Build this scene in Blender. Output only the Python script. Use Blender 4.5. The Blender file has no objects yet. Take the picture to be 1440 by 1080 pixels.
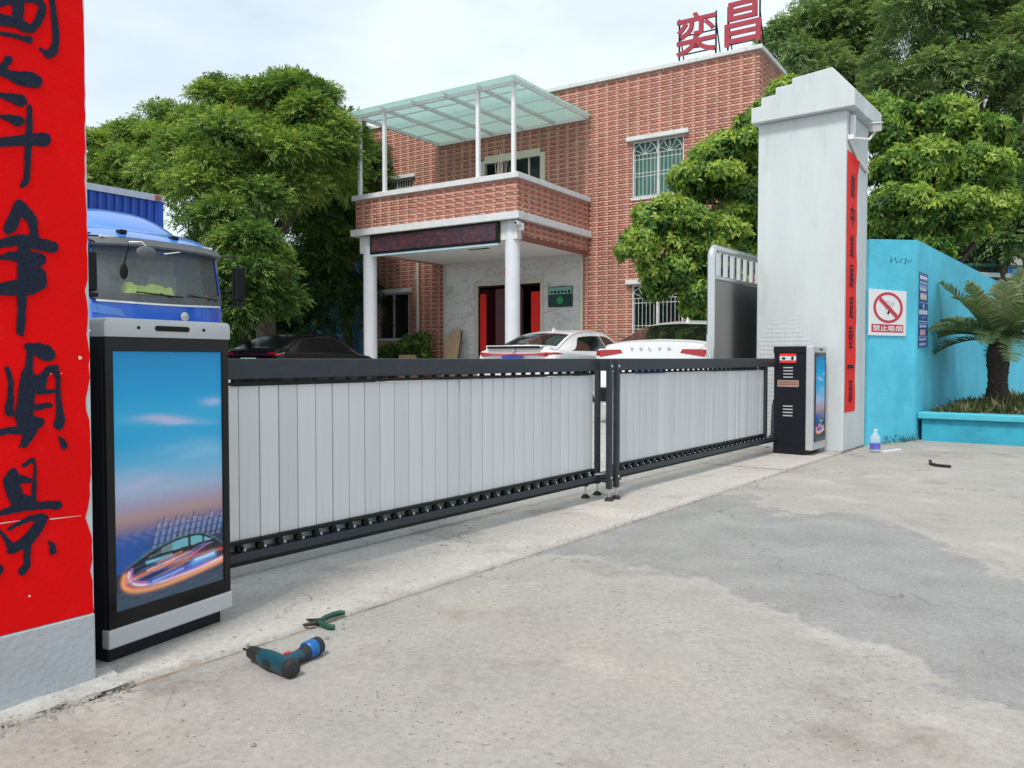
import bpy, bmesh, math, random
import numpy as np
from mathutils import Vector, Matrix

random.seed(7); rng = np.random.default_rng(7)
S = bpy.context.scene
COL = S.collection
R = math.radians

# ------------------------------------------------------------------ camera
F = 1130.0; HZ = 504.0; EYE = 1.0
PITCH = math.atan((540 - HZ) / F)
cam_d = bpy.data.cameras.new('camera'); cam = bpy.data.objects.new('camera', cam_d); COL.objects.link(cam)
cam.location = (0, 0, EYE); cam.rotation_euler = (math.pi / 2 - PITCH, 0, 0)
cam_d.sensor_width = 36; cam_d.lens = F / 1440 * 36; cam_d.clip_end = 2000; cam_d.clip_start = 0.05
S.camera = cam
S.cycles.max_bounces = 5; S.cycles.diffuse_bounces = 2; S.cycles.glossy_bounces = 3; S.cycles.transparent_max_bounces = 10; S.cycles.transmission_bounces = 4

# ------------------------------------------------------------------ light
SUN_EL, SUN_AZ = R(57), R(205)     # compass direction of the sun, 0 = +Y, clockwise
w = bpy.data.worlds.new('World'); S.world = w; w.use_nodes = True
nt = w.node_tree; nt.nodes.clear()
def wn(t): return nt.nodes.new(t)
out = wn('ShaderNodeOutputWorld'); bg = wn('ShaderNodeBackground'); sky = wn('ShaderNodeTexSky')
sky.sky_type = 'NISHITA'; sky.sun_disc = False; sky.sun_elevation = SUN_EL; sky.sun_rotation = SUN_AZ
sky.air_density = 1.2; sky.dust_density = 3.0; sky.ozone_density = 1.5
mix = wn('ShaderNodeMix'); mix.data_type = 'RGBA'
tc = wn('ShaderNodeTexCoord'); mp = wn('ShaderNodeMapping'); mp.inputs['Scale'].default_value = (1, 1, 2.4)
nz = wn('ShaderNodeTexNoise'); nz.inputs['Scale'].default_value = 2.3; nz.inputs['Detail'].default_value = 6; nz.inputs['Roughness'].default_value = .55
rp = wn('ShaderNodeValToRGB'); rp.color_ramp.elements[0].position = .3; rp.color_ramp.elements[0].color = (.66, .66, .66, 1)
rp.color_ramp.elements[1].position = .62; rp.color_ramp.elements[1].color = (.97, .97, .97, 1)
cr = wn('ShaderNodeValToRGB'); cr.color_ramp.elements[0].position = .32; cr.color_ramp.elements[0].color = (.54, .61, .665, 1)
cr.color_ramp.elements[1].position = .66; cr.color_ramp.elements[1].color = (.63, .705, .745, 1)
mu = wn('ShaderNodeVectorMath'); mu.operation = 'SCALE'; mu.inputs['Scale'].default_value = 8.2
nt.links.new(tc.outputs['Generated'], mp.inputs[0]); nt.links.new(mp.outputs[0], nz.inputs['Vector'])
nt.links.new(nz.outputs[0], rp.inputs[0]); nt.links.new(nz.outputs[0], cr.inputs[0])
nt.links.new(cr.outputs[0], mu.inputs[0])
nt.links.new(rp.outputs[0], mix.inputs['Factor']); nt.links.new(sky.outputs[0], mix.inputs['A']); nt.links.new(mu.outputs[0], mix.inputs['B'])
nt.links.new(mix.outputs['Result'], bg.inputs[0]); bg.inputs[1].default_value = 0.1
nt.links.new(bg.outputs[0], out.inputs[0])
sl = bpy.data.lights.new('sun', 'SUN'); sl.energy = 1.5; sl.angle = R(11); sl.color = (1, .96, .9)
so = bpy.data.objects.new('sun', sl); COL.objects.link(so)
sd = Vector((math.sin(SUN_AZ) * math.cos(SUN_EL), math.cos(SUN_AZ) * math.cos(SUN_EL), math.sin(SUN_EL)))
so.rotation_euler = (-sd).to_track_quat('-Z', 'Y').to_euler(); so.location = (0, 0, 40)
S.view_settings.view_transform = 'Standard'; S.view_settings.look = 'None'
S.view_settings.gamma = 1; S.view_settings.exposure = 0.92; S.view_settings.use_curve_mapping = False

# ------------------------------------------------------------------ helpers
def ray(px, py):
    cx, cy = (px - 720) / F, (540 - py) / F
    c, s = math.cos(PITCH), math.sin(PITCH)
    return Vector((cx, c + cy * s, -s + cy * c))
def on_z(px, py, z=0.0):
    d = ray(px, py); k = (z - EYE) / d.z
    return Vector((0, 0, EYE)) + d * k
def on_plane(px, py, p, n):
    d = ray(px, py); o = Vector((0, 0, EYE)); k = (Vector(p) - o).dot(n) / d.dot(n)
    return o + d * k
GAZ = R(37.6); GROT = math.pi / 2 - GAZ
GU = Vector((math.sin(GAZ), math.cos(GAZ), 0)); GN = Vector((math.cos(GAZ), -math.sin(GAZ), 0)); GO = Vector((.66, 5.62, 0))
def G(s, t, z=0.0): return GO + GU * s + GN * t + Vector((0, 0, z))

def tag(o, label=None, cat=None, group=None, kind=None):
    if label: o['label'] = label
    if cat: o['category'] = cat
    if group: o['group'] = group
    if kind: o['kind'] = kind
    return o
def thing(name, label, cat, loc=(0, 0, 0), rotz=0.0, group=None):
    o = bpy.data.objects.new(name, None); COL.objects.link(o); o.empty_display_size = .1
    o.location = loc; o.rotation_euler = (0, 0, rotz)
    return tag(o, label, cat, group)
def link(name, me, parent=None, loc=None, rot=None):
    o = bpy.data.objects.new(name, me); COL.objects.link(o)
    if parent: o.parent = parent
    if loc is not None: o.location = loc
    if rot is not None: o.rotation_euler = rot
    return o

class MB:
    def __init__(s): s.v = []; s.f = []
    def add(s, vs, fs):
        b = len(s.v); s.v += [tuple(x) for x in vs]; s.f += [tuple(i + b for i in f) for f in fs]; return s
    def box(s, x0, y0, z0, x1, y1, z1):
        return s.add([(x0, y0, z0), (x1, y0, z0), (x1, y1, z0), (x0, y1, z0), (x0, y0, z1), (x1, y0, z1), (x1, y1, z1), (x0, y1, z1)],
                     [(0, 3, 2, 1), (4, 5, 6, 7), (0, 1, 5, 4), (1, 2, 6, 5), (2, 3, 7, 6), (3, 0, 4, 7)])
    def bar(s, p0, p1, w, h, up=(0, 0, 1)):
        p0, p1 = Vector(p0), Vector(p1); d = (p1 - p0).normalized(); u = Vector(up)
        a = d.cross(u)
        if a.length < 1e-4: a = d.cross(Vector((1, 0, 0)))
        a.normalize(); b = a.cross(d)
        vs = []
        for p in (p0, p1):
            for x, y in ((-1, -1), (1, -1), (1, 1), (-1, 1)): vs.append(p + a * (x * w / 2) + b * (y * h / 2))
        return s.add(vs, [(0, 1, 2, 3), (7, 6, 5, 4), (0, 4, 5, 1), (1, 5, 6, 2), (2, 6, 7, 3), (3, 7, 4, 0)])
    def tube(s, pts, r, n=10, cap=True):
        pts = [Vector(p) for p in pts]; m = len(pts)
        rs = r if isinstance(r, (list, tuple)) else [r] * m
        ref = None; vs = []
        for i, p in enumerate(pts):
            d = (pts[min(i + 1, m - 1)] - pts[max(i - 1, 0)]).normalized()
            if ref is None:
                ref = Vector((0, 0, 1)) if abs(d.z) < .9 else Vector((1, 0, 0))
            a = d.cross(ref)
            if a.length < 1e-5: a = d.orthogonal()
            a.normalize(); b = a.cross(d).normalized(); ref = -b if False else b
            for k in range(n):
                t = 2 * math.pi * k / n
                vs.append(p + a * (math.cos(t) * rs[i]) + b * (math.sin(t) * rs[i]))
        fs = []
        for i in range(m - 1):
            for k in range(n):
                q = (k + 1) % n
                fs.append((i * n + k, i * n + q, (i + 1) * n + q, (i + 1) * n + k))
        if cap: fs += [tuple(range(n))[::-1], tuple(range((m - 1) * n, m * n))]
        return s.add(vs, fs)
    def lathe(s, prof, n=20, c=(0, 0, 0), M=None):
        vs = []
        for r, z in prof:
            for k in range(n):
                t = 2 * math.pi * k / n; p = Vector((r * math.cos(t), r * math.sin(t), z))
                if M is not None: p = M @ p
                vs.append(p + Vector(c))
        fs = []
        for i in range(len(prof) - 1):
            for k in range(n):
                q = (k + 1) % n; fs.append((i * n + k, i * n + q, (i + 1) * n + q, (i + 1) * n + k))
        fs += [tuple(range(n))[::-1], tuple(range((len(prof) - 1) * n, len(prof) * n))]
        return s.add(vs, fs)
    def prism(s, poly, d, M=None):
        n = len(poly); vs = [Vector((x, y, 0)) for x, y in poly] + [Vector((x, y, d)) for x, y in poly]
        if M is not None: vs = [M @ v for v in vs]
        return s.add(vs, [tuple(range(n))[::-1], tuple(range(n, 2 * n))] + [(i, (i + 1) % n, (i + 1) % n + n, i + n) for i in range(n)])
    def mesh(s, name, mat=None, bevel=0, seg=2, smooth=None, recalc=True):
        me = bpy.data.meshes.new(name); me.from_pydata(s.v, [], s.f); me.update()
        if bevel or recalc:
            bm = bmesh.new(); bm.from_mesh(me)
            if recalc: bmesh.ops.recalc_face_normals(bm, faces=bm.faces)
            if bevel:
                es = [e for e in bm.edges if len(e.link_faces) == 2 and e.calc_face_angle(0) > .5]
                bmesh.ops.bevel(bm, geom=es, offset=bevel, segments=seg, affect='EDGES', profile=.5, clamp_overlap=True)
            bm.to_mesh(me); bm.free()
        if smooth is not None:
            me.shade_smooth(); me.set_sharp_from_angle(angle=R(smooth))
        if mat: me.materials.append(mat)
        return me
    def build(s, name, mat, parent=None, bevel=0, seg=2, smooth=None, loc=None, rot=None, recalc=True):
        return link(name, s.mesh(name, mat, bevel, seg, smooth, recalc), parent, loc, rot)

def quads_mesh(name, V, Q, mat, attr=None, smooth=False):
    me = bpy.data.meshes.new(name)
    me.vertices.add(len(V)); me.vertices.foreach_set('co', np.asarray(V, dtype=np.float32).ravel())
    k = Q.shape[1]; n = len(Q)
    me.loops.add(n * k); me.loops.foreach_set('vertex_index', Q.astype(np.int32).ravel())
    me.polygons.add(n); me.polygons.foreach_set('loop_start', np.arange(0, n * k, k, dtype=np.int32))
    try: me.polygons.foreach_set('loop_total', np.full(n, k, dtype=np.int32))
    except Exception: pass
    me.update(calc_edges=True); me.validate()
    if attr is not None:
        for nm, arr in attr.items():
            if arr.ndim == 1:
                a = me.attributes.new(nm, 'FLOAT', 'POINT'); a.data.foreach_set('value', arr.astype(np.float32))
            else:
                a = me.attributes.new(nm, 'FLOAT_COLOR', 'POINT')
                c = np.ones((len(arr), 4), dtype=np.float32); c[:, :3] = arr; a.data.foreach_set('color', c.ravel())
    if smooth: me.shade_smooth()
    if mat: me.materials.append(mat)
    return me

# ------------------------------------------------------------------ materials
def srgb(r, g, b):
    f = lambda c: (c / 255 / 12.92) if c / 255 <= .04045 else ((c / 255 + .055) / 1.055) ** 2.4
    return (f(r), f(g), f(b))
def mat(name, col, rough=.6, metal=0, var=.12, scale=8, bump=0, bscale=60, coat=0, alpha=None, spec=None, stretch=None, dirt=None):
    m = bpy.data.materials.new(name); m.use_nodes = True; n = m.node_tree.nodes; l = m.node_tree.links
    b = n['Principled BSDF']
    b.inputs['Roughness'].default_value = rough; b.inputs['Metallic'].default_value = metal
    if coat: b.inputs['Coat Weight'].default_value = coat; b.inputs['Coat Roughness'].default_value = .06
    if spec is not None: b.inputs['Specular IOR Level'].default_value = spec
    t = n.new('ShaderNodeTexCoord'); vec = t.outputs['Object']
    if stretch:
        mp = n.new('ShaderNodeMapping'); mp.inputs['Scale'].default_value = stretch; l.new(vec, mp.inputs[0]); vec = mp.outputs[0]
    if var or dirt:
        z = n.new('ShaderNodeTexNoise'); z.inputs['Scale'].default_value = scale; z.inputs['Detail'].default_value = 7; z.inputs['Roughness'].default_value = .62
        l.new(vec, z.inputs['Vector'])
        rr = n.new('ShaderNodeMapRange'); rr.inputs['From Min'].default_value = .3; rr.inputs['From Max'].default_value = .7
        rr.inputs['To Min'].default_value = 1 - var; rr.inputs['To Max'].default_value = 1 + var
        l.new(z.outputs[0], rr.inputs[0])
        sc = n.new('ShaderNodeVectorMath'); sc.operation = 'SCALE'; sc.inputs[0].default_value = col
        l.new(rr.outputs[0], sc.inputs['Scale']); cur = sc.outputs[0]
        if dirt:
            dc, ds, lo, hi, amt = dirt
            z2 = n.new('ShaderNodeTexNoise'); z2.inputs['Scale'].default_value = ds; z2.inputs['Detail'].default_value = 9; z2.inputs['Roughness'].default_value = .7
            l.new(vec, z2.inputs['Vector'])
            r2 = n.new('ShaderNodeMapRange'); r2.inputs['From Min'].default_value = lo; r2.inputs['From Max'].default_value = hi
            r2.inputs['To Max'].default_value = amt
            l.new(z2.outputs[0], r2.inputs[0])
            mx = n.new('ShaderNodeMix'); mx.data_type = 'RGBA'; mx.inputs['B'].default_value = (*dc, 1)
            l.new(cur, mx.inputs['A']); l.new(r2.outputs[0], mx.inputs['Factor']); cur = mx.outputs['Result']
        l.new(cur, b.inputs['Base Color'])
        r3 = n.new('ShaderNodeMapRange'); r3.inputs['To Min'].default_value = max(0.02, rough - .09); r3.inputs['To Max'].default_value = min(1, rough + .09)
        l.new(z.outputs[0], r3.inputs[0]); l.new(r3.outputs[0], b.inputs['Roughness'])
    else:
        b.inputs['Base Color'].default_value = (*col, 1)
    if bump:
        z3 = n.new('ShaderNodeTexNoise'); z3.inputs['Scale'].default_value = bscale; z3.inputs['Detail'].default_value = 6
        l.new(vec, z3.inputs['Vector'])
        bp = n.new('ShaderNodeBump'); bp.inputs['Strength'].default_value = bump; bp.inputs['Distance'].default_value = .01
        l.new(z3.outputs[0], bp.inputs['Height']); l.new(bp.outputs[0], b.inputs['Normal'])
    return m
def per_object(m, amt):
    n = m.node_tree.nodes; l = m.node_tree.links; b = n['Principled BSDF']; src = b.inputs['Base Color'].links[0].from_socket; oi = n.new('ShaderNodeObjectInfo'); r = n.new('ShaderNodeMapRange'); r.inputs['To Min'].default_value = 1 - amt; r.inputs['To Max'].default_value = 1 + amt * .6
    s = n.new('ShaderNodeVectorMath'); s.operation = 'SCALE'; l.new(oi.outputs['Random'], r.inputs[0]); l.new(src, s.inputs[0]); l.new(r.outputs[0], s.inputs['Scale']); l.new(s.outputs[0], b.inputs['Base Color'])
def glass(name, col, rough=.05, alpha=.3, metal=0):
    m = bpy.data.materials.new(name); m.use_nodes = True; b = m.node_tree.nodes['Principled BSDF']
    b.inputs['Base Color'].default_value = (*col, 1); b.inputs['Roughness'].default_value = rough; b.inputs['Alpha'].default_value = alpha
    b.inputs['Metallic'].default_value = metal; b.inputs['Specular IOR Level'].default_value = .8
    return m
def attr_mat(name, attr='col', rough=.5, emit=0, coat=0):
    m = bpy.data.materials.new(name); m.use_nodes = True; n = m.node_tree.nodes; l = m.node_tree.links; b = n['Principled BSDF']
    a = n.new('ShaderNodeAttribute'); a.attribute_name = attr; l.new(a.outputs['Color'], b.inputs['Base Color'])
    b.inputs['Roughness'].default_value = rough
    if coat: b.inputs['Coat Weight'].default_value = coat; b.inputs['Coat Roughness'].default_value = .03
    if emit: l.new(a.outputs['Color'], b.inputs['Emission Color']); b.inputs['Emission Strength'].default_value = emit
    return m

M = {}
M['pillar'] = mat('white_render', (.56, .60, .61), .85, var=.06, scale=3, bump=.25, bscale=45, dirt=((.34, .36, .36), 3.2, .52, .78, .6), stretch=(1, 1, .22))
M['base_render'] = mat('grey_render', (.42, .45, .48), .85, var=.1, scale=4, bump=.3, bscale=50)
M['red'] = mat('red_paint', (.74, .004, .005), .75, var=.09, scale=2.2, bump=.12, bscale=70, spec=.08, dirt=((.60, .03, .03), 9, .55, .8, .5))
M['redpaper'] = mat('red_paper', (.80, .035, .028), .7, var=.08, scale=6, spec=.12)
M['ink'] = mat('ink', (.010, .016, .034), .7, var=.6, scale=160, spec=.2)  # blue cast in the black stands in for reflected sky
M['flake'] = mat('bare_plaster', (.62, .6, .58), .9)
M['gate'] = mat('gate_grey_metal', (.042, .048, .058), .42, .35, var=.15, scale=25, spec=.35)
M['black'] = mat('black_plastic', (.006, .0065, .0075), .5, var=.2, scale=20, spec=.25)
M['rubber'] = mat('rubber', (.02, .02, .021), .8)
M['slat'] = mat('white_aluminium', (.66, .665, .68), .38, .3, var=.04, scale=3, stretch=(30, 30, 1))
per_object(M['slat'], .06)
M['steel'] = mat('galvanised_steel', (.55, .56, .57), .35, .8)
M['boxsilver'] = mat('silver_paint', (.50, .51, .53), .42, .25, var=.03)
M['boxblack'] = mat('black_gloss_panel', (.004, .004, .005), .2, var=.1, spec=.35)
M['boxnavy'] = mat('black_powder_coat', (.008, .009, .014), .5, var=.15, scale=12, spec=.25)
M['slot'] = mat('dark_slot', (.004, .004, .004), .9, var=0)
M['white'] = mat('white_paint', (.74, .75, .76), .55, var=.05, scale=4, dirt=((.5, .5, .48), 3, .55, .8, .4))
M['column'] = mat('white_column_paint', (.68, .70, .74), .5, var=.04, scale=3)
M['trim'] = mat('white_concrete_trim', (.64, .65, .65), .75, var=.08, scale=4, bump=.1, dirt=((.33, .34, .33), 5, .55, .75, .6))
M['ceiling'] = mat('ceiling_paint', (.72, .71, .68), .8, var=.03)
M['mortar'] = mat('mortar', (.42, .225, .175), .95, var=.1)
M['cream'] = mat('cream_stone_trim', (.62, .57, .47), .5, var=.06)
M['darkglass'] = mat('dark_window_glass', (.012, .015, .018), .06, var=0)
M['carglass'] = mat('tinted_car_glass', (.006, .007, .008), .05, var=0, spec=.35)
M['cardboard'] = mat('plywood', (.58, .40, .24), .8, var=.12, scale=3, stretch=(8, 8, 1))
M['bark'] = mat('bark', (.085, .065, .05), .95, var=.35, scale=9, bump=.8, bscale=22)
M['green_paint'] = mat('green_paint', (.03, .16, .12), .5)
M['bluewall'] = mat('turquoise_wall_paint', (.105, .53, .70), .8, var=.16, scale=1.6, bump=.45, bscale=38, dirt=((.03, .30, .46), 1.4, .5, .8, .5), spec=.2)
M['bluecurb'] = mat('turquoise_planter_paint', (.035, .36, .50), .75, var=.15, scale=3, bump=.4, bscale=40, dirt=((.02, .16, .22), 2.4, .52, .8, .6))
M['grime'] = mat('black_mould', (.045, .16, .19), .95, var=.5, scale=60)
# ------------------------------------------------------------------ ground
def concrete(name, c1, c2, c3, patch=None, agg=.5, warm=None):
    m = bpy.data.materials.new(name); m.use_nodes = True; n = m.node_tree.nodes; l = m.node_tree.links; b = n['Principled BSDF']
    tc = n.new('ShaderNodeTexCoord'); vec = tc.outputs['Object']
    def noise(sc, det=8, ro=.6):
        z = n.new('ShaderNodeTexNoise'); z.inputs['Scale'].default_value = sc; z.inputs['Detail'].default_value = det; z.inputs['Roughness'].default_value = ro
        l.new(vec, z.inputs['Vector']); return z.outputs[0]
    def rng_(src, a, b_, lo=0, hi=1):
        r = n.new('ShaderNodeMapRange'); r.inputs['From Min'].default_value = a; r.inputs['From Max'].default_value = b_
        r.inputs['To Min'].default_value = lo; r.inputs['To Max'].default_value = hi; l.new(src, r.inputs[0]); return r.outputs[0]
    def mixc(a, bcol, fac):
        x = n.new('ShaderNodeMix'); x.data_type = 'RGBA'
        if isinstance(a, tuple): x.inputs['A'].default_value = (*a, 1)
        else: l.new(a, x.inputs['A'])
        if isinstance(bcol, tuple): x.inputs['B'].default_value = (*bcol, 1)
        else: l.new(bcol, x.inputs['B'])
        l.new(fac, x.inputs['Factor']); return x.outputs['Result']
    def math_(op, a, b_):
        x = n.new('ShaderNodeMath'); x.operation = op
        for i, q in enumerate((a, b_)):
            if isinstance(q, (int, float)): x.inputs[i].default_value = q
            else: l.new(q, x.inputs[i])
        return x.outputs[0]
    big = noise(.55, 5); mid = noise(2.6, 8, .65); fine = noise(38, 5, .7); grain = noise(170, 3, .7)
    col = mixc(c1, c2, rng_(mid, .35, .68)); col = mixc(col, c3, rng_(big, .45, .72, 0, .75))
    # stains with their own outline
    st = noise(1.5, 12, .72); col = mixc(col, tuple(x * .62 for x in c3), rng_(st, .53, .66, 0, .7))
    lp = noise(1.1, 10, .6); col = mixc(col, tuple(min(.8, x * 1.18) for x in c1), rng_(lp, .56, .63, 0, .6))
    fc = rng_(fine, .25, .75, .80, 1.18); gr = rng_(grain, .25, .75, .82, 1.16)
    pf = None
    if patch:
        a = n.new('ShaderNodeAttribute'); a.attribute_name = 'patch'
        e1 = noise(3.2, 10, .68); e2 = math_('MULTIPLY', math_('SUBTRACT', e1, .5), .85)
        sd = math_('ADD', a.outputs['Fac'], e2)
        pf = rng_(sd, -.03, .05)
        speck = noise(95, 2, .5); wear = noise(2.1, 9, .7)
        pc = mixc(patch, tuple(x * 1.35 for x in patch), rng_(mid, .35, .7)); pc = mixc(pc, (.42, .41, .38), rng_(speck, .62, .68, 0, .75))
        pc = mixc(pc, c1, rng_(wear, .66, .72, 0, .8))
        col = mixc(col, pc, pf)
        rim = math_('MULTIPLY', rng_(sd, -.05, -.01), math_('SUBTRACT', 1.0, pf)); col = mixc(col, (.50, .46, .38), math_('MULTIPLY', rim, .35))
    # exposed aggregate
    vo = n.new('ShaderNodeTexVoronoi'); vo.inputs['Scale'].default_value = 24; vo.inputs['Randomness'].default_value = 1
    wv = n.new('ShaderNodeVectorMath'); wv.operation = 'MULTIPLY_ADD'; l.new(vec, wv.inputs[0]); wv.inputs[1].default_value = (1, 1.6, 1)
    nv = n.new('ShaderNodeTexNoise'); nv.inputs['Scale'].default_value = 9; l.new(vec, nv.inputs['Vector'])
    nvs = n.new('ShaderNodeVectorMath'); nvs.operation = 'SCALE'; nvs.inputs['Scale'].default_value = .12; l.new(nv.outputs['Color'], nvs.inputs[0]); l.new(nvs.outputs[0], wv.inputs[2])
    l.new(wv.outputs[0], vo.inputs['Vector'])
    stone = math_('MULTIPLY', rng_(vo.outputs['Distance'], .25, .19), rng_(noise(.9, 4), .42, .56, 0, agg))
    sep = n.new('ShaderNodeSeparateColor'); l.new(vo.outputs['Color'], sep.inputs[0])
    stone = math_('MULTIPLY', stone, rng_(sep.outputs[0], .35, .5))
    if pf is not None: stone = math_('MULTIPLY', stone, math_('SUBTRACT', 1.0, pf))
    sc_ = mixc((.13, .128, .125), (.36, .32, .27), sep.outputs[1]); col = mixc(col, sc_, stone)
    # pits
    v2 = n.new('ShaderNodeTexVoronoi'); v2.inputs['Scale'].default_value = 34; l.new(vec, v2.inputs['Vector'])
    pit = math_('MULTIPLY', rng_(v2.outputs['Distance'], .16, .08), rng_(noise(1.7, 5), .44, .58)); col = mixc(col, (.11, .10, .09), math_('MULTIPLY', pit, .7))
    # hairline cracks
    v3 = n.new('ShaderNodeTexVoronoi'); v3.feature = 'DISTANCE_TO_EDGE'; v3.inputs['Scale'].default_value = .42
    nvb = n.new('ShaderNodeTexNoise'); nvb.inputs['Scale'].default_value = 2.5; nvb.inputs['Detail'].default_value = 6; l.new(vec, nvb.inputs['Vector'])
    w3 = n.new('ShaderNodeVectorMath'); w3.operation = 'MULTIPLY_ADD'; l.new(nvb.outputs['Color'], w3.inputs[0]); w3.inputs[1].default_value = (.9, .9, .9); l.new(vec, w3.inputs[2])
    l.new(w3.outputs[0], v3.inputs['Vector'])
    crack = math_('MULTIPLY', rng_(v3.outputs['Distance'], .0030, .0008), rng_(noise(.8, 3), .50, .56, 0, .6)); col = mixc(col, (.10, .09, .08), crack)
    s1 = n.new('ShaderNodeVectorMath'); s1.operation = 'SCALE'; l.new(col, s1.inputs[0]); l.new(math_('MULTIPLY', fc, gr), s1.inputs['Scale'])
    l.new(s1.outputs[0], b.inputs['Base Color']); b.inputs['Roughness'].default_value = .88; b.inputs['Specular IOR Level'].default_value = .3
    h = math_('ADD', math_('MULTIPLY', fine, .6), math_('MULTIPLY', grain, .35)); h = math_('ADD', h, math_('MULTIPLY', mid, .8)); h = math_('SUBTRACT', h, math_('MULTIPLY', pit, .8)); h = math_('ADD', h, math_('MULTIPLY', stone, .35))
    h = math_('SUBTRACT', h, math_('MULTIPLY', crack, .8))
    if pf is not None: h = math_('ADD', h, math_('MULTIPLY', pf, .35))
    bp = n.new('ShaderNodeBump'); bp.inputs['Strength'].default_value = .55; bp.inputs['Distance'].default_value = .012; l.new(h, bp.inputs['Height']); l.new(bp.outputs[0], b.inputs['Normal'])
    return m
M['pave'] = concrete('pavement_concrete', (.39, .37, .335), (.32, .308, .292), (.365, .325, .272), patch=(.24, .235, .226), agg=.62)
M['apron'] = concrete('apron_concrete', (.50, .47, .425), (.44, .415, .38), (.42, .375, .325), agg=.45)
M['yard'] = concrete('yard_concrete', (.46, .45, .43), (.40, .39, .37), (.38, .37, .34), agg=.2)
M['jointdirt'] = mat('joint_dirt', (.23, .19, .145), .95, var=.45, scale=12, bump=.6)
M['soil'] = mat('dark_soil', (.09, .075, .06), .95, var=.4, scale=20, bump=.5)
M['rubble'] = mat('rough_mortar', (.36, .345, .325), .95, var=.22, scale=18, bump=.9, bscale=40)

gm = MB().add([(-500, -200, -.06), (500, -200, -.06), (500, 800, -.06), (-500, 800, -.06)], [(0, 1, 2, 3)])
tag(gm.build('ground', M['soil']), kind='structure')

def sdf_poly(pts, poly):
    P = np.asarray(poly); d = np.full(len(pts), 1e9); inside = np.zeros(len(pts), bool); n = len(P)
    for i in range(n):
        a, b = P[i], P[(i + 1) % n]; e = b - a; w_ = pts - a
        t = np.clip((w_ @ e) / (e @ e), 0, 1); d = np.minimum(d, np.linalg.norm(w_ - t[:, None] * e, axis=1))
        c1 = (a[1] <= pts[:, 1]) & (b[1] > pts[:, 1]); c2 = (a[1] > pts[:, 1]) & (b[1] <= pts[:, 1])
        cr_ = e[0] * w_[:, 1] - e[1] * w_[:, 0]
        inside ^= (c1 & (cr_ > 0)) | (c2 & (cr_ < 0))
    return np.where(inside, d, -d)
def sheet(name, ss, ts, mat_, patch=None, jitter=None, z=0.0, thick=.07, zt=None):
    """ground sheet in the gate frame (s along the gate, t outward), with a skirt at jittered edges"""
    ss, ts = np.asarray(ss), np.asarray(ts); A, B = np.meshgrid(ss, ts, indexing='ij'); A = A.copy(); B = B.copy()
    if jitter:
        for sgn, row in jitter:
            near = (A[:, row] > -8) & (A[:, row] < 12)
            nn = len(ss); j = rng.normal(0, .0028, nn) + np.interp(np.arange(nn), np.arange(0, nn, 9), np.abs(rng.normal(0, .008, len(np.arange(0, nn, 9))))) * sgn
            B[:, row] += np.where(near, j, 0)
    P = np.stack([GO.x + GU.x * A + GN.x * B, GO.y + GU.y * A + GN.y * B, np.full_like(A, z) + (zt(B) if zt else 0)], -1).reshape(-1, 3)
    ns, nt_ = len(ss), len(ts); idx = np.arange(ns * nt_).reshape(ns, nt_)
    Q = np.stack([idx[:-1, :-1], idx[:-1, 1:], idx[1:, 1:], idx[1:, :-1]], -1).reshape(-1, 4)[:, ::-1]
    V = [P]; QQ = [Q]; base = len(P)
    for row in (0, nt_ - 1):
        lo = P.reshape(ns, nt_, 3)[:, row].copy(); lo[:, 2] -= thick; V.append(lo)
        i0 = idx[:-1, row]; i1 = idx[1:, row]; j0 = base + np.arange(ns - 1); QQ.append(np.stack([i0, i1, j0 + 1, j0], -1)); base += ns
    attr = {}
    V = np.concatenate(V)
    if patch is not None: attr['patch'] = sdf_poly(V[:, :2], patch)
    return link(name, quads_mesh(name, V, np.concatenate(QQ), mat_, attr))
patch_px = [(700, 770), (815, 752), (905, 708), (985, 690), (1060, 700), (1105, 722), (1180, 718), (1290, 742), (1335, 772), (1440, 815), (1700, 880), (1700, 1150), (1440, 1030), (1375, 995), (1310, 955), (1220, 905), (1140, 885), (1065, 852), (1000, 820), (925, 800), (850, 790)]
patch_w = [tuple(on_z(*p).xy) for p in patch_px]
near_s = np.concatenate([[-60, -30, -14], np.arange(-8, 14.01, .08), [18, 26, 40, 80]])
tag(sheet('pavement', near_s, np.concatenate([[.513], np.arange(.6, 7.1, .12), [9, 14, 25, 60]]), M['pave'], patch_w, jitter=[(1, 0)]), kind='structure')
tag(sheet('yard', near_s, np.concatenate([[-70, -40, -25, -12, -6, -5, -3, -1], [-.318]]), M['yard'], jitter=[(-1, 8)], z=.001, zt=lambda t: .13 * np.clip((-t - 1.0) / 4, 0, 1)), kind='structure')
tag(MB().add([G(-30, -.25, -.012), G(30, -.25, -.012), G(30, .45, -.012), G(-30, .45, -.012)], [(0, 1, 2, 3)]).build('joint_fill', M['jointdirt']), kind='structure')
for t_ in (.501, -.309): tag(MB().add([G(-30, t_ - .05, -.010), G(30, t_ - .05, -.010), G(30, t_ + .05, -.010), G(-30, t_ + .05, -.010)], [(0, 1, 2, 3)]).build('joint_fill', M['jointdirt']), kind='structure')
apron = thing('apron', None, None); tag(apron, kind='structure')
for i, (a, b) in enumerate(((-14, -8.0), (-7.99, -.515), (-.508, 2.285), (2.292, 5.2), (5.21, 14))):
    sh = sheet('slab', np.linspace(a, b, max(60, int((b - a) / .06))), np.concatenate([[-.30], np.arange(-.2, .45, .1), [.489]]), M['apron'], jitter=[(1, 0), (-1, 8)], z=.002 + .002 * (i % 2))
    sh.parent = apron
tag(apron, kind='structure')

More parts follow.
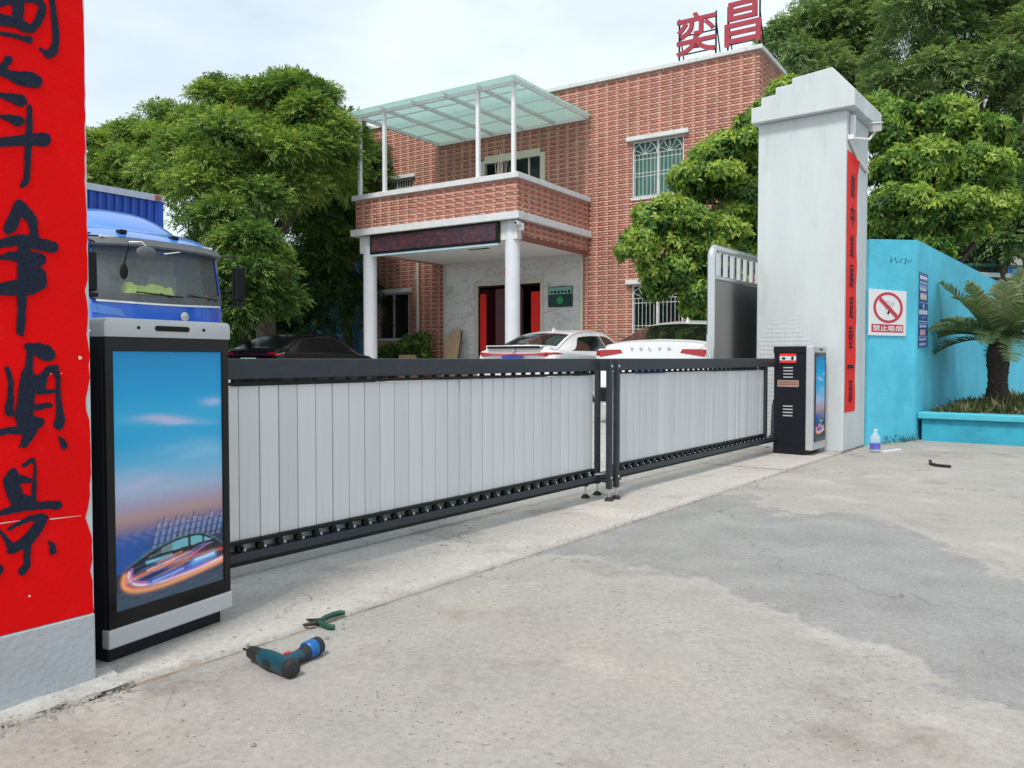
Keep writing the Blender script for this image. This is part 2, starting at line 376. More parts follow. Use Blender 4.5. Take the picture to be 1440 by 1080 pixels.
# rough mortar along the foot of the near gate pillar
mb = MB(); N = 60
pts = []
for i in range(N + 1):
    s = -6.5 + i * (2.86 / N); hh = .004 + .006 * random.random(); ww = .05 + .02 * random.random()
    pts.append([G(s, .36, hh + .02), G(s, .42 + ww * .4, hh), G(s, .42 + ww, .003)])
for i in range(N):
    a, b = pts[i], pts[i + 1]
    for j in range(2): mb.add([a[j], a[j + 1], b[j + 1], b[j]], [(0, 1, 2, 3)])
mb.build('mortar_strip', M['yard']); tag(bpy.data.objects['mortar_strip'], kind='structure')

# ------------------------------------------------------------------ red brick building
BROT = R(-33.0); BX, BY = 2.35, 24.87
BE = Vector((math.cos(BROT), math.sin(BROT), 0)); BD = Vector((-math.sin(BROT), math.cos(BROT), 0))
def Bw(x, y, z): return Vector((BX, BY, 0)) + BE * x + BD * y + Vector((0, 0, z))
bld = thing('brick_building', 'two-storey red brick-tiled office building with a glass-roofed porch balcony', 'building', (BX, BY, 0), BROT)
XL, XR, ZT = -10.6, 5.19, 9.36
def brick_mat(name, objinfo):
    m = bpy.data.materials.new(name); m.use_nodes = True; n = m.node_tree.nodes; l = m.node_tree.links; b = n['Principled BSDF']
    if objinfo: src = n.new('ShaderNodeObjectInfo').outputs['Color']
    else:
        a = n.new('ShaderNodeAttribute'); a.attribute_name = 'bc'; src = a.outputs['Color']
    t = n.new('ShaderNodeTexCoord'); z = n.new('ShaderNodeTexNoise'); z.inputs['Scale'].default_value = 1.1; z.inputs['Detail'].default_value = 8
    l.new(t.outputs['Object'], z.inputs['Vector'])
    r = n.new('ShaderNodeMapRange'); r.inputs['From Min'].default_value = .3; r.inputs['From Max'].default_value = .7; r.inputs['To Min'].default_value = .86; r.inputs['To Max'].default_value = 1.12
    l.new(z.outputs[0], r.inputs[0]); s = n.new('ShaderNodeVectorMath'); s.operation = 'SCALE'; l.new(src, s.inputs[0]); l.new(r.outputs[0], s.inputs['Scale'])
    mpz = n.new('ShaderNodeMapping'); mpz.inputs['Scale'].default_value = (3.2, 3.2, .16); l.new(t.outputs['Object'], mpz.inputs[0]); zs = n.new('ShaderNodeTexNoise'); zs.inputs['Scale'].default_value = 1.0; zs.inputs['Detail'].default_value = 7; l.new(mpz.outputs[0], zs.inputs['Vector'])
    rs = n.new('ShaderNodeMapRange'); rs.inputs['From Min'].default_value = .5; rs.inputs['From Max'].default_value = .75; rs.inputs['To Min'].default_value = 0; rs.inputs['To Max'].default_value = .45; l.new(zs.outputs[0], rs.inputs[0])
    mxs = n.new('ShaderNodeMix'); mxs.data_type = 'RGBA'; mxs.inputs['B'].default_value = (.30, .20, .16, 1); l.new(s.outputs[0], mxs.inputs['A']); l.new(rs.outputs[0], mxs.inputs['Factor'])
    l.new(mxs.outputs['Result'], b.inputs['Base Color']); b.inputs['Roughness'].default_value = .5
    return m
M['brick'] = brick_mat('glazed_brick_tile', False); M['brick1'] = brick_mat('glazed_brick_tile_single', True)
BR = []          # (origin-local corner, u dir, normal, u0,u1,z0,z1, proud, colour)
PITCHB, ROWB = .34, .0745
def brick_col(dark):
    if dark: c = np.array((.36, .135, .10)) * random.uniform(.84, 1.12)
    else: c = np.array((.57, .285, .21)) * random.uniform(.92, 1.06)
    h = random.gauss(0, .07); c[1] *= 1 + h * 1.3; c[2] *= 1 + h
    if random.random() < .04: c = c * .5 + np.array((.30, .22, .12)) * .5
    return c
def brick_face(org, u, nrm, u0, u1, z0, z1, holes=()):
    rows = int((z1 - z0) / ROWB + .999)
    for r in range(rows):
        za = z0 + r * ROWB; zb = min(za + ROWB - .006, z1)
        if zb - za < .015: continue
        k0 = int(u0 / PITCHB) - 2; k1 = int(u1 / PITCHB) + 2
        for k in range(k0, k1):
            segs = ((0, .22, True), (.22, .34, False)) if r % 2 == 0 else ((-.008, .112, False), (.112, .332, False))
            for a, b, dk in segs:
                ua, ub = k * PITCHB + a + .002, k * PITCHB + b - .003
                spans = [(max(ua, u0), min(ub, u1))]
                for hx0, hx1, hz0, hz1 in holes:
                    if zb > hz0 + .01 and za < hz1 - .01:
                        spans = [q for (p, e) in spans for q in ((p, min(e, hx0)), (max(p, hx1), e))]
                for p, e in spans:
                    if e - p > .015: BR.append((Vector(org), Vector(u), Vector(nrm), p, e, za, zb, .010 if dk else .017, brick_col(dk), e - p > .2))
def wall_holes(mb, x0, x1, z0, z1, holes, y0, y1):
    xs = sorted({x0, x1, *[h[0] for h in holes], *[h[1] for h in holes]}); zs = sorted({z0, z1, *[h[2] for h in holes], *[h[3] for h in holes]})
    for i in range(len(xs) - 1):
        run = None
        for j in range(len(zs) - 1):
            cx, cz = (xs[i] + xs[i + 1]) / 2, (zs[j] + zs[j + 1]) / 2
            if any(h[0] < cx < h[1] and h[2] < cz < h[3] for h in holes): continue
            mb.box(xs[i], y0, zs[j], xs[i + 1], y1, zs[j + 1])
W_UR = (1.46, 3.07, 5.74, 7.42); W_LR = (1.46, 3.07, 1.25, 3.2); W_LL = (-8.66, -7.2, 1.7, 3.36); W_UL = (-8.5, -7.0, 5.7, 7.4)
W_BD = (-3.94, -1.63, 4.95, 7.55); DOOR = (-4.15, -1.7, .3, 3.42); MARB = (-5.6, -.17, .0, 4.35)
holes = [W_UR, W_LR, W_LL, W_UL, W_BD, DOOR]
mb = MB(); wall_holes(mb, XL, XR, 0, ZT, holes, 0, .24); wallf = mb.build('wall', M['mortar'], bld)
mb = MB(); mb.box(XR - .24, .24, 0, XR, 9.5, ZT); mb.box(XL, .24, 0, XL + .24, 9.5, ZT); mb.box(XL, 9.5, 0, XR, 9.74, ZT); mb.build('wall', M['mortar'], bld)
mb = MB(); mb.box(XL + .24, .24, 8.9, XR - .24, 9.5, 9.1); mb.build('roof', M['trim'], bld)
mb = MB(); mb.box(XL + .24, .24, 4.3, XR - .24, 9.5, 4.5); mb.build('floor_slab', M['ceiling'], bld)
brick_face((0, 0, 0), (1, 0, 0), (0, -1, 0), XL, XR, .12, ZT, [W_UR, W_LR, W_LL, W_UL, W_BD, (MARB[0], MARB[1], 0, MARB[3])])
brick_face((XR, 0, 0), (0, 1, 0), (1, 0, 0), 0, 9.7, .12, ZT)
brick_face((XL, 0, 0), (0, 1, 0), (-1, 0, 0), 0, 9.7, .12, ZT)
# roof coping, in lengths
x = XL - .1
while x < XR + .05:
    x2 = min(x + 2.02, XR + .1); MB().box(x + .004, -.1, ZT, x2 - .004, .3, ZT + .12 + random.uniform(-.004, .004)).build('coping', M['trim'], bld, bevel=.012); x = x2
y = .3
while y < 9.7:
    y2 = min(y + 2.0, 9.8); MB().box(XR - .28, y + .004, ZT, XR + .1, y2 - .004, ZT + .12).build('coping', M['trim'], bld, bevel=.012); y = y2
# porch: balcony slab, parapet, beams, columns
PX0, PX1, PY = -5.81, 0.0, -4.08
mb = MB(); mb.box(PX0 + .2, PY + .2, 4.24, PX1 - .2, -.02, 4.30); mb.build('porch_ceiling', M['ceiling'], bld)
mb = MB(); mb.box(PX0 + .05, PY + .05, 4.72, PX1 - .05, -.02, 4.88); mb.build('balcony_slab', M['ceiling'], bld)
for nm, b4 in (('parapet', (PX0, PY, 4.88, PX1, PY + .18, 5.78)), ('parapet', (PX1 - .18, PY + .18, 4.88, PX1, -.02, 5.78)), ('parapet', (PX0, PY + .18, 4.88, PX0 + .18, -.02, 5.78))):
    MB().box(*b4).build(nm, M['mortar'], bld)
brick_face((0, PY, 0), (1, 0, 0), (0, -1, 0), PX0, PX1, 4.90, 5.775)
brick_face((PX1, 0, 0), (0, 1, 0), (1, 0, 0), PY, -.02, 4.90, 5.775)
brick_face((PX0, 0, 0), (0, 1, 0), (-1, 0, 0), PY, -.02, 4.90, 5.775)
MB().box(PX0 - .1, PY - .1, 5.78, PX1 + .1, PY + .24, 5.93).build('parapet_cap', M['trim'], bld, bevel=.012)
MB().box(PX1 - .24, PY + .24, 5.78, PX1 + .1, -.02, 5.928).build('parapet_cap', M['trim'], bld, bevel=.012)
MB().box(PX0 - .1, PY + .24, 5.78, PX0 + .24, -.02, 5.928).build('parapet_cap', M['trim'], bld, bevel=.012)
MB().box(PX0 - .13, PY - .13, 4.70, PX1 + .13, PY + .02, 4.895).build('cornice', M['trim'], bld, bevel=.012)
MB().box(PX1 - .02, PY + .02, 4.70, PX1 + .13, -.02, 4.893).build('cornice', M['trim'], bld, bevel=.012)
MB().box(PX0 - .13, PY + .02, 4.70, PX0 + .02, -.02, 4.893).build('cornice', M['trim'], bld, bevel=.012)
mb = MB(); mb.box(PX0 + .05, PY + .10, 4.2, PX1 - .05, PY + .3, 4.70); mb.build('beam', M['ceiling'], bld)
mb = MB(); mb.box(PX1 - .2, PY + .3, 4.2, PX1 - .03, -.02, 4.70); mb.build('beam', M['mortar'], bld)
brick_face((PX1 - .03, 0, 0), (0, 1, 0), (1, 0, 0), PY + .35, -.02, 4.30, 4.70)
MB().box(PX1 - .03, PY + .35, 4.16, PX1 - .012, -.02, 4.29).build('beam_edge', mat('brown_tile', (.20, .075, .055), .5), bld)
mb = MB(); mb.box(PX0 + .03, PY + .3, 4.2, PX0 + .2, -.02, 4.70); mb.build('beam', M['mortar'], bld)
for cx in (PX0 + .31, -.31):
    mb = MB(); mb.lathe([(.24, 0), (.24, .3), (.205, .32), (.205, 4.70)], 32, (cx, PY + .27, 0)); mb.build('column', M['column'], bld, smooth=40)
MB().box(PX0 - .2, PY - .35, 0, PX1 + .2, -.02, .15).build('step', M['trim'], bld, bevel=.015)
MB().box(PX0 + .1, PY + .75, .15, PX1 - .1, -.02, .30).build('step', M['trim'], bld, bevel=.015)
# ceiling light and LED board
MB().box(-2.6, -2.7, 4.225, -1.9, -2.58, 4.24).build('light_fitting', M['black'], bld)
def led_mat():
    m = bpy.data.materials.new('led_matrix'); m.use_nodes = True; n = m.node_tree.nodes; l = m.node_tree.links; b = n['Principled BSDF']
    t = n.new('ShaderNodeTexCoord'); mp = n.new('ShaderNodeMapping'); mp.inputs['Scale'].default_value = (5, 1, 9); l.new(t.outputs['Object'], mp.inputs[0])
    z = n.new('ShaderNodeTexNoise'); z.inputs['Scale'].default_value = 1.6; z.inputs['Detail'].default_value = 5; l.new(mp.outputs[0], z.inputs['Vector'])
    r = n.new('ShaderNodeValToRGB'); r.color_ramp.elements[0].position = .45; r.color_ramp.elements[0].color = (.035, .020, .030, 1); r.color_ramp.elements[1].position = .72; r.color_ramp.elements[1].color = (.14, .035, .045, 1)
    l.new(z.outputs[0], r.inputs[0]); l.new(r.outputs[0], b.inputs['Base Color']); b.inputs['Roughness'].default_value = .35
    return m
led = thing('led_display', 'long dark red LED display board under the porch balcony', 'display', Bw(0, 0, 0), BROT)
MB().box(PX0 + .58, PY - .03, 4.12, -.58, PY + .095, 4.69).build('casing', M['black'], led, bevel=.01)
MB().box(PX0 + .66, PY - .036, 4.19, -.66, PY - .031, 4.64).build('screen', led_mat(), led)
MB().box(PX0 + .60, PY - .01, 4.06, -.6, PY + .09, 4.115).build('light_strip', mat('pale_blue_tube', (.45, .62, .68), .4), led)
# entrance
def marble():
    m = bpy.data.materials.new('white_marble'); m.use_nodes = True; n = m.node_tree.nodes; l = m.node_tree.links; b = n['Principled BSDF']
    t = n.new('ShaderNodeTexCoord'); mp = n.new('ShaderNodeMapping'); mp.inputs['Rotation'].default_value = (0, R(20), 0); mp.inputs['Scale'].default_value = (.8, 1, 2.2); l.new(t.outputs['Object'], mp.inputs[0])
    wv = n.new('ShaderNodeTexNoise'); wv.inputs['Scale'].default_value = 1.3; wv.inputs['Detail'].default_value = 9; wv.inputs['Distortion'].default_value = 1.4; l.new(mp.outputs[0], wv.inputs['Vector'])
    r = n.new('ShaderNodeValToRGB'); e = r.color_ramp.elements; e[0].position = .475; e[0].color = (.66, .65, .62, 1); e[1].position = .525; e[1].color = (.66, .65, .62, 1)
    x = e.new(.5); x.color = (.40, .40, .40, 1)
    l.new(wv.outputs[0], r.inputs[0]); l.new(r.outputs[0], b.inputs['Base Color']); b.inputs['Roughness'].default_value = .22
    return m
M['marble'] = marble()
ent = MB().box(MARB[0], -.021, 4.30, MARB[1], -.001, 4.35).build('entrance_cladding', M['marble'], bld)
def slabs(x0, x1, z0, z1, nx, nz_):
    for i in range(nx):
        for j in range(nz_):
            a = x0 + (x1 - x0) * i / nx; b = x0 + (x1 - x0) * (i + 1) / nx; c = z0 + (z1 - z0) * j / nz_; d = z0 + (z1 - z0) * (j + 1) / nz_
            MB().box(a + .002, -.022 - random.uniform(0, .002), c + .002, b - .002, -.002, d - .002).build('marble_panel', M['marble'], ent)
slabs(MARB[0] + .1, DOOR[0] - .12, .30, 4.28, 1, 4); slabs(DOOR[1] + .12, MARB[1] - .1, .30, 4.28, 1, 4); slabs(DOOR[0] - .12, DOOR[1] + .12, DOOR[3] + .12, 4.28, 2, 1)
mb = MB(); mb.box(MARB[0], -.06, .3, MARB[0] + .1, -.001, 4.3); mb.box(MARB[1] - .1, -.06, .3, MARB[1], -.001, 4.3); mb.box(MARB[0] + .1, -.058, 4.2, MARB[1] - .1, -.023, 4.3); mb.build('border', M['cream'], ent, bevel=.008)
mb = MB(); mb.box(DOOR[0] - .12, -.05, .3, DOOR[0], .2, DOOR[3]); mb.box(DOOR[1], -.05, .3, DOOR[1] + .12, .2, DOOR[3]); mb.box(DOOR[0] - .12, -.052, DOOR[3], DOOR[1] + .12, .198, DOOR[3] + .12)
dr = mb.build('doorway', M['cream'], bld, bevel=.008)
M['doorred'] = mat('dark_red_door', (.085, .012, .014), .35, var=.2, scale=3)
mb = MB(); mb.box(DOOR[0], .02, DOOR[3] - .06, DOOR[1], .1, DOOR[3]); mb.box(DOOR[0], .02, .3, DOOR[0] + .07, .1, DOOR[3] - .06); mb.box(DOOR[1] - .07, .02, .3, DOOR[1], .1, DOOR[3] - .06); mb.build('door_frame', M['black'], dr)
# folded-open leaves
for xx, ang in ((DOOR[0] + .1, 68), (DOOR[0] + .62, 20), (DOOR[1] - .1, 112), (DOOR[1] - .75, 168)):
    lf = MB().box(0, -.025, 0, .62, .025, 3.0).build('door_leaf', M['doorred'], dr, bevel=.006, loc=(xx, .12, .32), rot=(0, 0, R(ang)))
    MB().bar((.55, -.06, .95), (.55, -.06, 1.35), .02, .02).build('handle', M['steel'], lf)
# couplets and card at the door
for xx, w_ in ((DOOR[0] + .08, .24), (DOOR[1] - .36, .34)):
    MB().box(xx, -.005, .75, xx + w_, .012, 3.15).build('couplet', M['redpaper'], dr)
MB().box(-3.08, -.035, 3.68, -2.86, -.026, 3.98).build('red_card', M['redpaper'], dr)
plq = thing('plaque', 'dark green company plaque on the marble beside the entrance door', 'plaque', Bw(0, 0, 0), BROT)
MB().box(-1.40, -.055, 2.62, -.52, -.027, 3.26).build('board', mat('dark_green_board', (.012, .05, .04), .25), plq, bevel=.004)
MB().box(-1.38, -.060, 3.02, -.54, -.0555, 3.24).build('band', mat('pale_green_band', (.20, .42, .33), .3), plq)
MB().prism([(.12 * math.cos(t), .12 * math.sin(t)) for t in np.linspace(0, 6.28, 24)[:-1]], .006, Matrix.Translation((-.96, -.062, 2.83)) @ Matrix.Rotation(R(90), 4, 'X')).build('emblem', mat('green_emblem', (.02, .30, .10), .4), plq)
mb = MB()
for k in range(6): mb.box(-1.3 + k * .125, -.0635, 3.06 - .01 * (k % 3), -1.22 + k * .125, -.0602, 3.12 + .02 * (k % 2))
mb.build('lettering', M['black'], plq)
# downpipe
mb = MB(); mb.tube([(-6.71, -.09, 0.05), (-6.71, -.09, 5.4)], .055, 12); mb.build('downpipe', M['cream'], bld, smooth=40)
# windows
M['curtain'] = mat('green_curtain', (.18, .44, .36), .9, var=.25, scale=2, stretch=(14, 1, .3))
M['paneg'] = glass('window_pane', (.02, .05, .045), .03, .16)
M['grille'] = mat('white_grille_paint', (.60, .60, .57), .5)
def window(b4, lintel=True, curtain=True, arch=True, nb=6, gmat='grille'):
    x0, x1, z0, z1 = b4; xm = (x0 + x1) / 2
    mb = MB(); f = .055
    mb.box(x0, .03, z0, x0 + f, .1, z1); mb.box(x1 - f, .03, z0, x1, .1, z1); mb.box(x0 + f, .031, z0, x1 - f, .099, z0 + f); mb.box(x0 + f, .031, z1 - f, x1 - f, .099, z1); mb.box(xm - .035, .032, z0 + f, xm + .035, .098, z1 - f)
    wd = mb.build('window', M['grille'], bld, bevel=.004)
    for a, b in ((x0 + f, xm - .035), (xm + .035, x1 - f)): MB().box(a, .06, z0 + f, b, .066, z1 - f).build('pane', M['paneg'], wd)
    if curtain:
        n = 60; vs = []; 
        for i in range(n + 1):
            xx = x0 + (x1 - x0) * i / n; yy = .2 + .03 * math.sin(i * 1.35) + .01 * math.sin(i * .5)
            vs += [(xx, yy, z0), (xx, yy, z1)]
        MB().add(vs, [(2 * i, 2 * i + 2, 2 * i + 3, 2 * i + 1) for i in range(n)]).build('curtain', M['curtain'], wd, recalc=False)
    mb = MB()
    for a, b in ((x0 + .05, xm - .02), (xm + .02, x1 - .05)):
        zc = z1 - .42 if arch else z1 - .05
        for k in range(nb):
            xx = a + (b - a) * (k + .5) / nb; mb.tube([(xx, -.02, z0 + .03), (xx, -.02, zc)], .008, 6)
        for zz in ([z0 + .05, z0 + .62, z0 + .72, zc - .14, zc] if arch else [z0 + .05, z0 + .5, z1 - .3]): mb.tube([(a, -.02, zz), (b, -.02, zz)], .010, 6)
        if arch:
            cx, rr = (a + b) / 2, (b - a) / 2
            mb.tube([(cx + rr * math.cos(t), -.02, zc + min(.38, rr) * math.sin(t)) for t in np.linspace(0, math.pi, 16)], .010, 6)
            for t in (25, 58, 90, 122, 155): mb.tube([(cx, -.02, zc), (cx + rr * math.cos(R(t)), -.02, zc + min(.38, rr) * math.sin(R(t)))], .008, 6)
    mb.build('grille', M[gmat], wd, smooth=60)
    MB().box(x0 - .03, -.05, z0 - .06, x1 + .03, .03, z0).build('sill', M['trim'], wd, bevel=.008)
    if lintel: MB().box(x0 - .16, -.13, z1, x1 + .16, .03, z1 + .13).build('lintel', M['trim'], wd, bevel=.012)
    return wd
window(W_UR); window(W_LR, curtain=False); window(W_LL, curtain=False, arch=False, nb=7, gmat='black'); window(W_UL, curtain=False, arch=False)
x0, x1, z0, z1 = W_BD; mb = MB(); mb.box(x0 - .1, -.06, z0, x0 + .08, .1, z1); mb.box(x1 - .08, -.06, z0, x1 + .1, .1, z1); mb.box(x0 + .08, -.058, z1 - .1, x1 - .08, .098, z1 + .14)
mb.box(-2.83, .02, z0, -2.75, .08, z1 - .1); mb.box(-2.2, .02, z0, -2.14, .08, z1 - .1); mb.box(-3.4, .02, z0, -3.34, .08, z1 - .1)
wd = mb.build('window', M['cream'], bld, bevel=.006)
for a, b in ((x0 + .08, -3.4), (-3.34, -2.83), (-2.75, -2.2), (-2.14, x1 - .08)): MB().box(a, .045, z0, b, .051, z1 - .1).build('pane', M['paneg'], wd)
# all the brick tiles: the 300 nearest singly, the others as one mass
def brick_centre(b): p = b[0] + b[1] * ((b[3] + b[4]) / 2); return Bw(p.x, p.y, (b[5] + b[6]) / 2)
order = sorted(range(len(BR)), key=lambda i: (0 if (BR[i][9] and BR[i][5] > 5.0) else 1000) + (brick_centre(BR[i]) - Vector((0, 0, 1))).length)
single = set(order[:300])
def brick_verts(b):
    o, u, nn, a, e, z0, z1, pr, c, lg = b; ch = .003
    q = lambda uu, zz, d: o + u * uu + nn * d + Vector((0, 0, zz))
    return [q(a, z0, 0), q(e, z0, 0), q(e, z1, 0), q(a, z1, 0), q(a + ch, z0 + ch, pr), q(e - ch, z0 + ch, pr), q(e - ch, z1 - ch, pr), q(a + ch, z1 - ch, pr)]
VV, QQ, CC = [], [], []; shared = {}
for i, b in enumerate(BR):
    if i in single:
        key = (round(b[1].x), round(b[4] - b[3], 3), round(b[6] - b[5], 3), b[7])
        org = b[0] + b[1] * b[3] + Vector((0, 0, b[5]))
        if key not in shared:
            vs = [v - org for v in brick_verts(b)]
            fs = [(4, 5, 6, 7), (0, 1, 5, 4), (1, 2, 6, 5), (2, 3, 7, 6), (3, 0, 4, 7)]
            shared[key] = MB().add(vs, fs).mesh('brick', M['brick1'])
        o = link('brick', shared[key], bld, loc=org); o.color = (*b[8], 1)
    else:
        k = len(VV); VV += [tuple(v) for v in brick_verts(b)]; CC += [b[8]] * 8
        QQ += [(k + 4, k + 5, k + 6, k + 7), (k, k + 1, k + 5, k + 4), (k + 1, k + 2, k + 6, k + 5), (k + 2, k + 3, k + 7, k + 6), (k + 3, k, k + 4, k + 7)]
me = quads_mesh('brickwork', np.array(VV), np.array(QQ), M['brick'], {'bc': np.array(CC)})
bm = bmesh.new(); bm.from_mesh(me); bmesh.ops.recalc_face_normals(bm, faces=bm.faces); bm.to_mesh(me); bm.free()
tag(link('brickwork', me, bld), kind='stuff')

# glass canopy over the balcony
can = thing('balcony_canopy', 'pale green glass canopy on white posts above the porch balcony', 'canopy', Bw(0, 0, 0), BROT)
CZ = 8.38
def cz(y): return CZ + (y + 4.3) * .012
for px_ in (-5.68, -4.69, -1.29, -.13): MB().box(px_ - .05, PY - .0, 5.93, px_ + .05, PY + .1, cz(PY) - .06).build('post', M['white'], can, bevel=.006)
CX0, CX1, CY0, CY1 = -5.9, .12, -4.38, -.05
for i in range(6):
    xx = CX0 + .12 + (CX1 - CX0 - .24) * i / 5
    MB().bar((xx, CY0 + .1, cz(CY0) - .06), (xx, CY1, cz(CY1) - .06), .05, .1).build('rafter', M['white'], can)
MB().box(CX0 + .1, PY + .02, cz(PY) - .115, CX1 - .1, PY + .08, cz(PY) - .012).build('front_beam', M['white'], can)
MB().box(CX0 + .1, CY1 - .03, cz(CY1) - .12, CX1 - .1, CY1 + .03, cz(CY1) - .012).build('wall_beam', M['white'], can)
for k in (1, 2, 3):
    yy = CY0 + (CY1 - CY0) * k / 4; MB().bar((CX0 + .05, yy, cz(yy) - .02), (CX1 - .05, yy, cz(yy) - .02), .028, .03).build('purlin', M['white'], can)
def canopy_glass():
    m = bpy.data.materials.new('frosted_green_glass'); m.use_nodes = True; n = m.node_tree.nodes; l = m.node_tree.links; b = n['Principled BSDF']; b.inputs['Base Color'].default_value = (.30, .60, .52, 1); b.inputs['Roughness'].default_value = .15; b.inputs['Alpha'].default_value = .45
    t = n.new('ShaderNodeBsdfTranslucent'); t.inputs['Color'].default_value = (.46, .64, .585, 1); x = n.new('ShaderNodeMixShader'); x.inputs[0].default_value = .42; l.new(b.outputs[0], x.inputs[1]); l.new(t.outputs[0], x.inputs[2]); l.new(x.outputs[0], n['Material Output'].inputs['Surface']); return m
M['canopyglass'] = canopy_glass()
for i in range(5):
    for j in range(4):
        a = CX0 + (CX1 - CX0) * i / 5 + .006; b = CX0 + (CX1 - CX0) * (i + 1) / 5 - .006; c = CY0 + (CY1 - CY0) * j / 4 + .006; d = CY0 + (CY1 - CY0) * (j + 1) / 4 - .006
        za, zb = cz(c), cz(d)
        MB().add([(a, c, za), (b, c, za), (b, d, zb), (a, d, zb), (a, c, za + .01), (b, c, za + .01), (b, d, zb + .01), (a, d, zb + .01)], [(0, 3, 2, 1), (4, 5, 6, 7), (0, 1, 5, 4), (1, 2, 6, 5), (2, 3, 7, 6), (3, 0, 4, 7)]).build('glass_pane', M['canopyglass'], can)

# rooftop letters
def text_mesh(body, extrude=.02, offset=0.0):
    c = bpy.data.curves.new('t', 'FONT'); c.body = body; c.extrude = extrude; c.offset = offset; c.resolution_u = 3
    o = bpy.data.objects.new('t', c); COL.objects.link(o); bpy.context.view_layer.update()
    me = bpy.data.meshes.new_from_object(o.evaluated_get(bpy.context.evaluated_depsgraph_get())); bpy.data.objects.remove(o); bpy.data.curves.remove(c)
    return me
def fit_text(body, w_, h_, extrude, Mx, name, mat_, parent=None, offset=0.0):
    """glyphs scaled to w_ x h_ in the local xz plane (reading from -y), then moved by Mx"""
    me = text_mesh(body, extrude, offset); n = len(me.vertices)
    if n == 0: return None
    co = np.empty(n * 3, dtype=np.float32); me.vertices.foreach_get('co', co); co = co.reshape(-1, 3)
    mn, mx = co.min(0), co.max(0); u = (co[:, 0] - mn[0]) / (mx[0] - mn[0]) * w_; v = (co[:, 1] - mn[1]) / (mx[1] - mn[1]) * h_
    P = np.stack([u, -co[:, 2], v], -1)
    me.vertices.foreach_set('co', P.astype(np.float32).ravel()); me.transform(Mx); me.update(); me.name = name
    me.materials.clear(); me.materials.append(mat_)
    return link(name, me, parent)
M['signred'] = mat('red_sign_metal', (.36, .035, .055), .4, var=.1)
for ch, x0, w_, z0, h_, word in (('奕', 2.80, 1.20, 9.62, 1.16, 'first'), ('昌', 4.22, 1.0, 9.62, 1.18, 'second')):
    t = thing('roof_letter', 'red metal roof character with crossing diagonal strokes on a frame' if word == 'first' else 'red metal roof character of stacked boxes at the roof corner', 'sign', Bw(0, 0, 0), BROT, 'red characters standing on the roof edge')
    fit_text(ch, w_, h_, .035, Matrix.Translation((x0, .02, z0)), 'character', M['signred'], t, offset=.014)
    mb = MB()
    for xx in (x0 + .06, x0 + w_ - .06):
        mb.bar((xx, .12, 9.47), (xx, .12, z0 + h_ - .05), .04, .04); mb.bar((xx, .12, z0 + h_ - .3), (xx, .75, 9.1), .03, .03)
    for zz in (z0 + .08, z0 + .6): mb.bar((x0 + .06, .12, zz), (x0 + w_ - .06, .12, zz), .03, .03)
    mb.build('frame', M['black'], t)
# ------------------------------------------------------------------ painted brush strokes (flat shapes from tapered strokes)
def ink_shape(strokes, step):
    """outline of the union of tapered strokes, filled without overlaps: 2D verts and faces"""
    A = np.array([(*p, *q) for st in strokes for p, q in zip(st[:-1], st[1:])], dtype=float)
    x0 = min(A[:, 0].min(), A[:, 3].min()) - 60; x1 = max(A[:, 0].max(), A[:, 3].max()) + 60; y0 = min(A[:, 1].min(), A[:, 4].min()) - 60; y1 = max(A[:, 1].max(), A[:, 4].max()) + 60
    xs = np.arange(x0, x1, step); ys = np.arange(y0, y1, step); X, Y = np.meshgrid(xs, ys, indexing='ij'); D = np.full(X.shape, 1e9)
    for ax, ay, ar, bx, by, br in A:
        ex, ey = bx - ax, by - ay; L2 = ex * ex + ey * ey + 1e-9; t = np.clip(((X - ax) * ex + (Y - ay) * ey) / L2, 0, 1)
        D = np.minimum(D, np.hypot(X - ax - t * ex, Y - ay - t * ey) - (ar + t * (br - ar)))
    D += 1.2 * np.sin(X * .11 + Y * .07) + .8 * np.sin(Y * .19 - X * .05)
    V, Fc = [], []
    ins = D < 0; cell_in = ins[:-1, :-1] & ins[1:, :-1] & ins[1:, 1:] & ins[:-1, 1:]; cell_any = ins[:-1, :-1] | ins[1:, :-1] | ins[1:, 1:] | ins[:-1, 1:]
    for i in range(len(xs) - 1):
        j = 0; n = len(ys) - 1
        while j < n:
            if cell_in[i, j]:
                k = j
                while k < n and cell_in[i, k]: k += 1
                b = len(V); V += [(xs[i], ys[j]), (xs[i + 1], ys[j]), (xs[i + 1], ys[k]), (xs[i], ys[k])]; Fc.append((b, b + 1, b + 2, b + 3)); j = k; continue
            if cell_any[i, j]:
                c = [(xs[i], ys[j], D[i, j]), (xs[i + 1], ys[j], D[i + 1, j]), (xs[i + 1], ys[j + 1], D[i + 1, j + 1]), (xs[i], ys[j + 1], D[i, j + 1])]; poly = []
                for q in range(4):
                    p, e = c[q], c[(q + 1) % 4]
                    if p[2] < 0: poly.append(p[:2])
                    if (p[2] < 0) != (e[2] < 0):
                        t = p[2] / (p[2] - e[2]); poly.append((p[0] + t * (e[0] - p[0]), p[1] + t * (e[1] - p[1])))
                if len(poly) >= 3: b = len(V); V += poly; Fc.append(tuple(range(b, b + len(poly))))
            j += 1
    return V, Fc

# ------------------------------------------------------------------ near gate pillar with the red banner
LAZ = R(36.5); LU = Vector((math.sin(LAZ), math.cos(LAZ), 0)); LN = Vector((math.cos(LAZ), -math.sin(LAZ), 0)); LC = on_z(136, 962, 0); LC.z = 0
lp = thing('gate_pillar', 'gate pillar painted red with large black brush characters beside the near cabinet', 'pillar', LC, math.pi / 2 - LAZ)
